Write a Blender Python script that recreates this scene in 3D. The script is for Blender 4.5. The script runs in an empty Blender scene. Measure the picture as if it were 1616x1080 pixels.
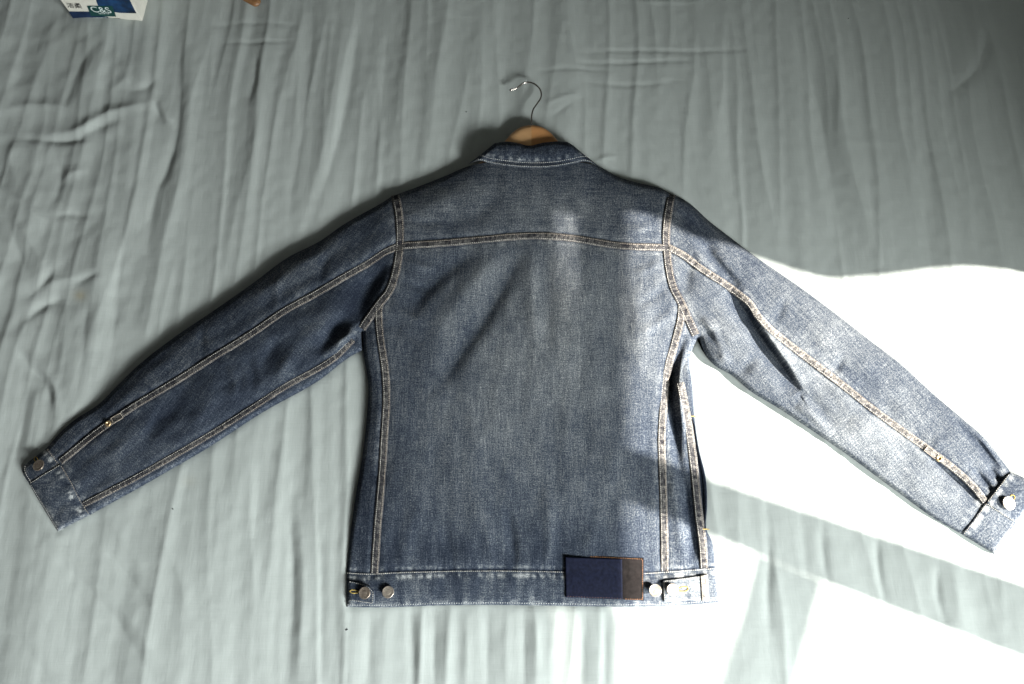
import bpy, math
import numpy as np
from mathutils import Vector

# ------------------------------------------------------------------ camera
TH = math.radians(18.0)          # tilt away from straight down
FPX = 28.0 / 36.0 * 1616.0       # focal length in photo pixels
CH = 1.195                       # camera height above the bed (m)
CAM = np.array([0.0, -CH * math.tan(TH), CH])
sc = bpy.context.scene
cam_d = bpy.data.cameras.new('camera')
cam_d.lens = 28.0
cam_d.sensor_width = 36.0
cam_d.clip_start = 0.05
cam_d.clip_end = 100.0
cam_d.dof.use_dof = True
cam_d.dof.focus_distance = 1.27
cam_d.dof.aperture_fstop = 5.6
cam = bpy.data.objects.new('camera', cam_d)
sc.collection.objects.link(cam)
cam.location = CAM
cam.rotation_euler = (TH, 0, 0)
sc.camera = cam


def W(px, py, z=0.0):
    """photo pixel -> world point at height z (metres)."""
    px = np.asarray(px, float); py = np.asarray(py, float)
    s, c = math.sin(TH), math.cos(TH)
    rx = px - 808.0
    up = 540.0 - py
    ry = FPX * s + up * c
    rz = -FPX * c + up * s
    t = (z - CH) / rz
    return np.stack([CAM[0] + rx * t, CAM[1] + ry * t, np.broadcast_to(z, t.shape) + 0 * t], -1)


def P(X, Y, Z):
    s, c = math.sin(TH), math.cos(TH)
    dx, dy, dz = X - CAM[0], Y - CAM[1], Z - CAM[2]
    dep = dy * s - dz * c
    u = dy * c + dz * s
    return 808 + FPX * dx / dep, 540 - FPX * u / dep


# ------------------------------------------------------------------ light
SUN_EL = math.radians(31)
a0 = W(1120, 757); a1 = W(1616, 925)
az = a1 - a0; az /= np.linalg.norm(az)
SUN_DIR = np.array([az[0] * math.cos(SUN_EL), az[1] * math.cos(SUN_EL), math.sin(SUN_EL)])
LAMP_D = 30.0
TARGET = np.array([0.35, -0.05, 0.0])
LAMP = TARGET + SUN_DIR * LAMP_D


def look(o, d):
    o.rotation_euler = Vector(d).to_track_quat('-Z', 'Y').to_euler()


sd = bpy.data.lights.new('sunbeam', 'SPOT')
sd.energy = 285000.0
sd.color = (1.0, 0.955, 0.88)
sd.spot_size = math.radians(5.2)
sd.spot_blend = 0.05
sd.shadow_soft_size = 0.145
so = bpy.data.objects.new('sunbeam', sd)
sc.collection.objects.link(so)
so.location = LAMP
look(so, TARGET - LAMP)


def area(name, loc, aim, size, power, col, spread=180):
    d = bpy.data.lights.new(name, 'AREA')
    d.shape = 'RECTANGLE'
    d.size, d.size_y = size
    d.energy = power
    d.color = col
    d.spread = math.radians(spread)
    o = bpy.data.objects.new(name, d)
    sc.collection.objects.link(o)
    o.location = loc
    look(o, np.array(aim) - np.array(loc))
    return o


area('window_light', (1.50, -1.90, 1.25), (0.0, -0.70, 0.0), (1.0, 0.9), 72.0, (0.95, 1.0, 0.99), 78)
w = bpy.data.worlds.new('World')
sc.world = w
w.use_nodes = True
w.node_tree.nodes['Background'].inputs[0].default_value = (1.0, 0.99, 0.96, 1)
w.node_tree.nodes['Background'].inputs[1].default_value = 0.058
sc.view_settings.view_transform = 'Standard'
sc.view_settings.look = 'None'
sc.view_settings.gamma = 1.0
sc.view_settings.exposure = 0.0
sc.render.engine = 'CYCLES'
sc.cycles.max_bounces = 6
sc.cycles.sample_clamp_indirect = 1.5
sc.cycles.use_light_tree = False
sc.cycles.use_adaptive_sampling = False
sc.cycles.use_denoising = True
sc.cycles.denoising_input_passes = 'RGB_ALBEDO_NORMAL'
sc.cycles.denoising_prefilter = 'ACCURATE'


# ------------------------------------------------------------------ helpers
def fade5(t):
    return t * t * t * (t * (t * 6 - 15) + 10)


_rs = np.random.RandomState(7)
_perm = _rs.permutation(256).astype(np.int64)
_perm = np.concatenate([_perm, _perm])
_ang = _rs.rand(256) * 2 * np.pi
_gx, _gy = np.cos(_ang), np.sin(_ang)


def perlin(x, y, seed=0):
    x = np.asarray(x, float) + seed * 17.31
    y = np.asarray(y, float) + seed * 9.77
    xi = np.floor(x).astype(np.int64); yi = np.floor(y).astype(np.int64)
    xf = x - xi; yf = y - yi
    u, v = fade5(xf), fade5(yf)

    def g(ix, iy, fx, fy):
        h = _perm[(_perm[ix & 255] + iy) & 255]
        return _gx[h] * fx + _gy[h] * fy
    n00 = g(xi, yi, xf, yf); n10 = g(xi + 1, yi, xf - 1, yf)
    n01 = g(xi, yi + 1, xf, yf - 1); n11 = g(xi + 1, yi + 1, xf - 1, yf - 1)
    return (n00 + u * (n10 - n00) + v * ((n01 + u * (n11 - n01)) - (n00 + u * (n10 - n00)))) * 1.5


def sstep(a, b, x):
    t = np.clip((x - a) / (b - a), 0, 1)
    return t * t * (3 - 2 * t)


def dense(pts, step=3.0, closed=False):
    """Catmull-Rom through pts, resampled about every `step`."""
    p = np.asarray(pts, float)
    if len(p) == 2:
        n = max(2, int(np.linalg.norm(p[1] - p[0]) / step) + 1)
        t = np.linspace(0, 1, n)[:, None]
        return p[0] * (1 - t) + p[1] * t
    e0 = 2 * p[0] - p[1]; e1 = 2 * p[-1] - p[-2]
    q = np.vstack([e0, p, e1])
    out = []
    for i in range(1, len(q) - 2):
        n = max(2, int(np.linalg.norm(q[i + 1] - q[i]) / step * 2) + 2)
        t = np.linspace(0, 1, n, endpoint=False)[:, None]
        # centripetal-ish: limit tangents for uneven spacing
        L = np.linalg.norm(q[i + 1] - q[i])
        l0 = max(np.linalg.norm(q[i] - q[i - 1]), 1e-6); l1 = max(np.linalg.norm(q[i + 2] - q[i + 1]), 1e-6)
        m0 = ((q[i] - q[i - 1]) / l0 * L + (q[i + 1] - q[i])) * 0.5
        m1 = ((q[i + 2] - q[i + 1]) / l1 * L + (q[i + 1] - q[i])) * 0.5
        t2, t3 = t * t, t * t * t
        out.append((2 * t3 - 3 * t2 + 1) * q[i] + (t3 - 2 * t2 + t) * m0 + (-2 * t3 + 3 * t2) * q[i + 1] + (t3 - t2) * m1)
    out.append(p[-1:])
    return resample(np.vstack(out), step=step)


def resample(c, step=None, n=None):
    seg = np.linalg.norm(np.diff(c, axis=0), axis=1)
    s = np.concatenate([[0], np.cumsum(seg)])
    if n is None:
        n = max(2, int(round(s[-1] / step)) + 1)
    t = np.linspace(0, s[-1], n)
    return np.stack([np.interp(t, s, c[:, k]) for k in range(c.shape[1])], -1)


def at_s(c, fr):
    """points of curve c at arclength fractions fr."""
    seg = np.linalg.norm(np.diff(c, axis=0), axis=1)
    s = np.concatenate([[0], np.cumsum(seg)])
    t = np.asarray(fr) * s[-1]
    return np.stack([np.interp(t, s, c[:, k]) for k in range(c.shape[1])], -1)


def clen(c):
    return np.linalg.norm(np.diff(c, axis=0), axis=1).sum()


def pdist(px, py, c, signed=False):
    """distance (and arclength) from points to polyline c."""
    shp = px.shape
    x = px.ravel(); y = py.ravel()
    best = np.full(x.shape, 1e18); sg = np.zeros_like(x); al = np.zeros_like(x)
    s = 0.0
    for a, b in zip(c[:-1], c[1:]):
        d = b - a; L2 = d @ d
        if L2 < 1e-12:
            continue
        t = np.clip(((x - a[0]) * d[0] + (y - a[1]) * d[1]) / L2, 0, 1)
        ex = x - a[0] - t * d[0]; ey = y - a[1] - t * d[1]
        q = ex * ex + ey * ey
        m = q < best
        best[m] = q[m]
        if signed:
            sg[m] = np.sign(d[0] * ey[m] - d[1] * ex[m])
        L = math.sqrt(L2)
        al[m] = s + t[m] * L
        s += L
    best = np.sqrt(best)
    if signed:
        return (best * np.where(sg == 0, 1, sg)).reshape(shp), al.reshape(shp), s
    return best.reshape(shp), al.reshape(shp), s


def stroke_field(px, py, strokes, crisp=0.0):
    """sum of ridges: (points, amp_mm, width_a, width_b) ; a = left-hand side going along the line (image y down)."""
    out = np.zeros_like(px)
    for st in strokes:
        pts, amp, wa, wb = st[:4]
        c = dense(pts, 14.0)
        R = 3.2 * max(wa, wb)
        m = (px > c[:, 0].min() - R) & (px < c[:, 0].max() + R) & (py > c[:, 1].min() - R) & (py < c[:, 1].max() + R)
        if not m.any():
            continue
        d, al, tot = pdist(px[m], py[m], c, True)
        w_ = np.where(d < 0, wa, wb)
        taper = np.sin(np.clip(al / tot, 0.02, 0.98) * np.pi) ** 0.6
        out[m] += amp * (np.exp(-(d / w_) ** 2) * (1 - crisp) + crisp * np.exp(-np.abs(d / w_) * 1.6)) * taper
    return out


def link(name, me, parent=None, mat=None, kind=None, smooth=True):
    o = bpy.data.objects.new(name, me)
    sc.collection.objects.link(o)
    if parent is not None:
        o.parent = parent
    if mat is not None:
        me.materials.append(mat)
    if kind:
        o['kind'] = kind
    if smooth and len(me.polygons):
        me.polygons.foreach_set('use_smooth', np.ones(len(me.polygons), bool))
    return o


def mesh_from(name, V, F, attrs=None):
    V = np.asarray(V, np.float32); F = np.asarray(F, np.int32)
    me = bpy.data.meshes.new(name)
    me.vertices.add(len(V)); me.vertices.foreach_set('co', V.ravel())
    k = F.shape[1]
    me.loops.add(F.size); me.loops.foreach_set('vertex_index', F.ravel())
    me.polygons.add(len(F))
    me.polygons.foreach_set('loop_start', np.arange(0, F.size, k, dtype=np.int32))
    me.update(calc_edges=True)
    for n, a in (attrs or {}).items():
        a = np.asarray(a, np.float32)
        if a.ndim == 1:
            t = me.attributes.new(n, 'FLOAT', 'POINT'); t.data.foreach_set('value', a)
        else:
            t = me.attributes.new(n, 'FLOAT_VECTOR', 'POINT'); t.data.foreach_set('vector', a.ravel())
    return me


def grid_faces(n, m, flip=False):
    i, j = np.meshgrid(np.arange(n - 1), np.arange(m - 1), indexing='ij')
    a = i * m + j; b = a + 1; c = a + m + 1; d = a + m
    f = np.stack([a, b, c, d], -1).reshape(-1, 4)
    return f[:, ::-1] if flip else f


def orient_up(V, F):
    """make the grid face +z on average."""
    v = V[F]
    n = np.cross(v[:, 1] - v[:, 0], v[:, 3] - v[:, 0])[:, 2].sum()
    return F if n > 0 else F[:, ::-1]


def empty(name, loc, label=None, cat=None, group=None, kind=None):
    o = bpy.data.objects.new(name, None)
    sc.collection.objects.link(o)
    o.location = loc
    o.empty_display_size = 0.05
    if label: o['label'] = label
    if cat: o['category'] = cat
    if group: o['group'] = group
    if kind: o['kind'] = kind
    return o


# ------------------------------------------------------------------ materials
def new_mat(name):
    m = bpy.data.materials.new(name)
    m.use_nodes = True
    nt = m.node_tree
    b = nt.nodes['Principled BSDF']
    return m, nt, b


def nd(nt, t, **kw):
    n = nt.nodes.new(t)
    for k, v in kw.items():
        setattr(n, k, v)
    return n


def math_n(nt, op, a, b, clamp=False):
    n = nd(nt, 'ShaderNodeMath', operation=op, use_clamp=clamp)
    for i, v in enumerate((a, b)):
        if isinstance(v, (int, float)):
            n.inputs[i].default_value = v
        else:
            nt.links.new(v, n.inputs[i])
    return n.outputs[0]


def noise_n(nt, vec, scale3, detail=2.0, rough=0.5):
    mp = nd(nt, 'ShaderNodeMapping')
    mp.inputs['Scale'].default_value = scale3
    nt.links.new(vec, mp.inputs['Vector'])
    n = nd(nt, 'ShaderNodeTexNoise')
    n.inputs['Scale'].default_value = 1.0
    n.inputs['Detail'].default_value = detail
    n.inputs['Roughness'].default_value = rough
    nt.links.new(mp.outputs[0], n.inputs['Vector'])
    return n.outputs['Fac']


def ramp(nt, fac, stops):
    r = nd(nt, 'ShaderNodeValToRGB')
    e = r.color_ramp.elements
    while len(e) < len(stops):
        e.new(0.5)
    for k, (p, c) in enumerate(stops):
        e[k].position = p
        e[k].color = (*c, 1)
    nt.links.new(fac, r.inputs[0])
    return r.outputs[0]


def bump(nt, h, strength, dist):
    b = nd(nt, 'ShaderNodeBump')
    b.inputs['Strength'].default_value = strength
    b.inputs['Distance'].default_value = dist
    nt.links.new(h, b.inputs['Height'])
    return b.outputs[0]


def denim_mat(name, stops):
    m, nt, b = new_mat(name)
    fa = nd(nt, 'ShaderNodeAttribute', attribute_name='fade').outputs['Fac']
    cl = nd(nt, 'ShaderNodeAttribute', attribute_name='cloth').outputs['Vector']
    spk = noise_n(nt, cl, (600, 520, 1), 1.5, 0.7)
    warp = noise_n(nt, cl, (640, 40, 1), 2.0, 0.7)
    weft = noise_n(nt, cl, (45, 620, 1), 2.0, 0.7)
    slub = noise_n(nt, cl, (210, 9, 3), 1.0, 0.5)
    mott = noise_n(nt, cl, (70, 55, 1), 3.0, 0.6)
    t = math_n(nt, 'MULTIPLY_ADD', math_n(nt, 'SUBTRACT', spk, 0.5), 1.05)
    nt.nodes[-1].inputs[2].default_value = 0.0
    nt.links.new(fa, nt.nodes[-1].inputs[2])
    for src, k in ((warp, 0.5), (weft, 0.36), (slub, 0.12), (mott, 0.14)):
        q = math_n(nt, 'MULTIPLY', math_n(nt, 'SUBTRACT', src, 0.5), k)
        t = math_n(nt, 'ADD', t, q)
    col = ramp(nt, t, stops)
    nt.links.new(col, b.inputs['Base Color'])
    b.inputs['Roughness'].default_value = 0.92
    b.inputs['Specular IOR Level'].default_value = 0.12
    hh = math_n(nt, 'ADD', math_n(nt, 'MULTIPLY', spk, 0.6), math_n(nt, 'ADD', math_n(nt, 'MULTIPLY', warp, 0.4), math_n(nt, 'MULTIPLY', mott, 0.9)))
    nt.links.new(bump(nt, hh, 0.55, 0.0009), b.inputs['Normal'])
    return m


DENIM = denim_mat('washed_denim', [(0.0, (0.011, 0.0155, 0.027)), (0.30, (0.041, 0.0515, 0.071)), (0.60, (0.156, 0.168, 0.181)), (1.0, (0.53, 0.54, 0.54))])
DENIM_SEAM = denim_mat('washed_denim_seam', [(0.0, (0.018, 0.018, 0.023)), (0.30, (0.064, 0.062, 0.063)), (0.60, (0.205, 0.190, 0.176)), (1.0, (0.52, 0.49, 0.45))])


def simple_mat(name, col, rough=0.6, metal=0.0, var=0.25, scale=300.0, bstr=0.0, coord='Object', spec=0.3):
    m, nt, b = new_mat(name)
    tc = nd(nt, 'ShaderNodeTexCoord')
    n = noise_n(nt, tc.outputs[coord], (scale, scale, scale), 3.0, 0.6)
    c0 = tuple(min(1, x * (1 - var)) for x in col); c1 = tuple(min(1, x * (1 + var)) for x in col)
    nt.links.new(ramp(nt, n, [(0.3, c0), (0.7, c1)]), b.inputs['Base Color'])
    b.inputs['Roughness'].default_value = rough
    b.inputs['Metallic'].default_value = metal
    b.inputs['Specular IOR Level'].default_value = spec
    if bstr:
        nt.links.new(bump(nt, n, bstr, 0.0006), b.inputs['Normal'])
    return m


THREAD_TAN = simple_mat('tan_thread', (0.46, 0.39, 0.32), 0.8, var=0.35, scale=180)
THREAD_PALE = simple_mat('pale_thread', (0.58, 0.55, 0.50), 0.8, var=0.35, scale=180)
THREAD_ORANGE = simple_mat('orange_thread', (0.27, 0.13, 0.065), 0.8, var=0.3, scale=180)
THREAD_YELLOW = simple_mat('yellow_thread', (0.50, 0.36, 0.10), 0.8, var=0.3, scale=180)
THREAD_GREY = simple_mat('grey_thread', (0.48, 0.48, 0.47), 0.8, var=0.3, scale=180)
BRONZE = simple_mat('aged_bronze', (0.40, 0.33, 0.27), 0.42, 0.85, var=0.35, scale=420, bstr=0.3)
BRASS = simple_mat('worn_brass', (0.52, 0.38, 0.22), 0.45, 0.8, var=0.3, scale=420)
STEEL = simple_mat('bright_steel', (0.42, 0.38, 0.35), 0.22, 1.0, var=0.1, scale=60)
LEATHER = simple_mat('navy_leather', (0.007, 0.009, 0.022), 0.55, var=0.35, scale=260, bstr=0.45, spec=0.1)
LEATHER_WORN = simple_mat('worn_brown_leather', (0.011, 0.0085, 0.008), 0.6, var=0.45, scale=150, bstr=0.4, spec=0.1)


def wood_mat(name, dark, light, ang):
    m, nt, b = new_mat(name)
    tc = nd(nt, 'ShaderNodeTexCoord')
    mp = nd(nt, 'ShaderNodeMapping')
    mp.inputs['Rotation'].default_value = (0, 0, ang)
    nt.links.new(tc.outputs['Object'], mp.inputs['Vector'])
    n = noise_n(nt, mp.outputs[0], (25, 420, 200), 4.0, 0.6)
    n2 = noise_n(nt, mp.outputs[0], (12, 60, 30), 2.0, 0.5)
    t = math_n(nt, 'ADD', math_n(nt, 'MULTIPLY', n, 0.6), math_n(nt, 'MULTIPLY', n2, 0.4))
    nt.links.new(ramp(nt, t, [(0.3, dark), (0.7, light)]), b.inputs['Base Color'])
    b.inputs['Roughness'].default_value = 0.42
    b.inputs['Specular IOR Level'].default_value = 0.35
    return m


WOOD_LIGHT = wood_mat('pale_beech', (0.62, 0.35, 0.16), (0.72, 0.43, 0.21), 0.5)
WOOD_DARK = wood_mat('orange_beech', (0.52, 0.24, 0.09), (0.60, 0.30, 0.12), -0.5)
WOOD_BROWN = wood_mat('brown_wood', (0.14, 0.065, 0.028), (0.24, 0.125, 0.055), 0.4)

# sheet: pale sage woven cotton
SHEET, nt, b = new_mat('sage_cotton')
tc = nd(nt, 'ShaderNodeTexCoord').outputs['Object']
wa = noise_n(nt, tc, (900, 60, 1), 2.0, 0.6)
we = noise_n(nt, tc, (30, 800, 1), 2.0, 0.6)
bl = noise_n(nt, tc, (3, 2, 1), 3.0, 0.5)
cr = noise_n(nt, tc, (120, 14, 1), 3.0, 0.6)
hl = noise_n(nt, tc, (9, 210, 1), 2.0, 0.55)
st = nd(nt, 'ShaderNodeAttribute', attribute_name='stain').outputs['Fac']
t = math_n(nt, 'ADD', math_n(nt, 'MULTIPLY', wa, 0.3), math_n(nt, 'MULTIPLY', we, 0.3))
t = math_n(nt, 'ADD', t, math_n(nt, 'MULTIPLY', bl, 0.4))
col = ramp(nt, t, [(0.3, (0.350, 0.378, 0.362)), (0.7, (0.415, 0.445, 0.428))])
mx = nd(nt, 'ShaderNodeMix', data_type='RGBA')
nt.links.new(st, mx.inputs[0])
nt.links.new(col, mx.inputs[6])
mx.inputs[7].default_value = (0.30, 0.24, 0.12, 1)
nt.links.new(mx.outputs[2], b.inputs['Base Color'])
b.inputs['Roughness'].default_value = 0.85
b.inputs['Specular IOR Level'].default_value = 0.15
hh = math_n(nt, 'ADD', math_n(nt, 'ADD', math_n(nt, 'MULTIPLY', wa, 0.08), math_n(nt, 'MULTIPLY', we, 0.06)),
            math_n(nt, 'ADD', math_n(nt, 'MULTIPLY', cr, 0.45), math_n(nt, 'MULTIPLY', hl, 0.22)))
nt.links.new(bump(nt, hh, 0.5, 0.0016), b.inputs['Normal'])

# ------------------------------------------------------------------ jacket outlines (photo pixels)
L_UP = [(620, 309), (600, 322), (578, 334), (540, 356), (506, 380), (452, 408), (398, 448), (335, 492), (277, 531), (219, 576), (180, 614), (156, 638), (115, 665), (90, 688), (75, 706)]
L_LOW = [(573, 553), (553, 563), (503, 601), (413, 652), (330, 706), (265, 744), (216, 772), (142, 813)]
L_ELB = [(626, 390), (608, 398), (582, 415), (540, 439), (498, 464), (452, 489), (398, 526), (335, 565), (277, 602), (240, 624), (204, 646), (171, 669), (144, 689), (115, 713), (95, 729)]
L_INS = [(557, 536), (530, 563), (510, 577), (452, 609), (398, 644), (335, 684), (258, 729), (216, 753), (168, 778), (129, 798)]
L_CSEAM = [(75, 706), (94, 731), (111, 761), (125, 790), (142, 813)]
L_CEND = [(37, 735), (36, 746), (46, 764), (67, 800), (91, 839)]
R_UP = [(1064, 308), (1085, 319), (1120, 350), (1155, 377), (1192, 405), (1263, 454), (1326, 501), (1372, 537), (1418, 572), (1474, 623), (1520, 662), (1555, 693), (1577, 721), (1594, 744)]
R_LOW = [(1103, 532), (1112, 556), (1128, 577), (1154, 592), (1185, 618), (1228, 644), (1291, 686), (1347, 725), (1402, 766), (1436, 791), (1469, 815), (1517, 843)]
R_ELB = [(1054, 390), (1080, 404), (1105, 423), (1142, 447), (1165, 464), (1184, 480), (1196, 499), (1214, 518), (1242, 541), (1277, 568), (1326, 605), (1379, 647), (1432, 686), (1474, 716), (1502, 737), (1535, 767), (1555, 792)]
R_CSEAM = [(1594, 744), (1575, 768), (1555, 793), (1538, 817), (1517, 843)]
R_CEND = [(1640, 765), (1628, 791), (1612, 812), (1592, 843), (1569, 875)]
ARM_L = [(624, 308), (629, 333), (631, 354), (631, 388), (625, 428), (614, 460), (600, 478), (584, 500), (571, 519)]
ARM_R = [(1060, 307), (1054, 340), (1051, 372), (1052, 392), (1055, 420), (1062, 452), (1076, 480), (1087, 505), (1098, 529)]
YOKE = [(631, 388), (700, 383.5), (774, 377), (820, 373), (860, 372.5), (905, 376.5), (980, 388), (1051, 391)]
SIDE_L = [(600, 478), (598, 490), (600, 529), (608, 585), (610, 631), (607, 682), (602, 761), (596, 830), (591, 905)]
SIDE_R = [(1076, 480), (1074, 504), (1063, 547), (1053, 585), (1047, 640), (1044, 692), (1046, 755), (1048, 824), (1049, 902)]
OUT_L = [(571, 519), (573, 553), (581, 608), (580, 645), (572, 719), (561, 784), (549, 877), (547, 903)]
POCKET = [(1098, 529), (1093, 546), (1085, 566), (1076, 586), (1073, 602), (1078, 628), (1085, 665), (1091, 705), (1097, 755), (1103, 815), (1110, 862), (1112, 897)]
OUT_R = [(1103, 532), (1093, 552), (1088, 572), (1092, 606), (1096, 660), (1104, 713), (1114, 755), (1116, 798), (1115, 836), (1123, 853), (1129, 896)]
WAIST = [(547, 903), (583, 905), (621, 903), (688, 901), (772, 900), (860, 901), (940, 903), (1016, 904), (1049, 902), (1129, 896)]
HEM = [(547, 958), (604, 959), (688, 956), (772, 955), (860, 956), (994, 958), (1070, 956), (1135, 951)]
SHOULDER = [(624, 308), (662, 294), (700, 279), (745, 261), (837, 252), (942, 262), (975, 279), (1012, 290), (1042, 297), (1060, 307)]
COL_TOP = [(781, 226), (797, 223.5), (815, 225), (834, 229.5), (858, 225), (895, 224.5), (905, 230)]
COL_L = [(781, 226), (765, 239), (739, 259)]
COL_R = [(905, 230), (923, 245), (946, 263)]
COL_BOT = [(739, 259), (755, 253.5), (774, 258), (804, 262.5), (837, 265), (876, 263.5), (904, 258.5), (923, 255), (946, 263)]

D = dense
sil = np.vstack([D(L_UP), D(L_CEND), D(L_LOW)[::-1], D(OUT_L)[2:], [(547, 958)], D(HEM), D(OUT_R)[::-1][1:-1], D(R_LOW)[1:],
                 D(R_CEND)[::-1], D(R_UP)[::-1], [(1060, 307)], D(SHOULDER)[::-1][:40][::4], D(COL_R)[::-1], D(COL_TOP)[::-1], D(COL_L), [(700, 279)], [(662, 294)]])
sil = np.vstack([sil, sil[:1]])
# pull the corner points of cuffs into place
SIL = sil


def inside(px, py, poly):
    r = np.zeros(px.shape, bool)
    for (x0, y0), (x1, y1) in zip(poly[:-1], poly[1:]):
        if y0 == y1:
            continue
        c = ((y0 > py) != (y1 > py)) & (px < (x1 - x0) * (py - y0) / (y1 - y0) + x0)
        r ^= c
    return r


# thickness control points: px, py, mm, sigma
TPTS = [(840, 245, 30, 60), (720, 300, 27, 60), (960, 300, 27, 60), (640, 330, 24, 50), (1050, 330, 25, 50), (840, 360, 25, 90), (840, 520, 23, 120),
        (840, 700, 22, 120), (840, 850, 17, 80), (840, 930, 11, 55), (640, 930, 11, 55), (1050, 930, 12, 55), (700, 500, 23, 90), (1000, 500, 24, 90),
        (640, 700, 20, 90), (1030, 700, 21, 80), (570, 700, 15, 45), (1090, 700, 15, 45), (560, 930, 11, 40), (1125, 930, 11, 40),
        (560, 430, 26, 60), (560, 500, 25, 50), (450, 500, 26, 70), (350, 580, 25, 70), (250, 650, 22, 70), (160, 720, 18, 60), (90, 770, 13, 45),
        (1120, 430, 27, 60), (1130, 520, 25, 50), (1220, 520, 28, 70), (1320, 610, 27, 70), (1420, 700, 24, 70), (1500, 770, 19, 60), (1580, 810, 14, 45)]

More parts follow.
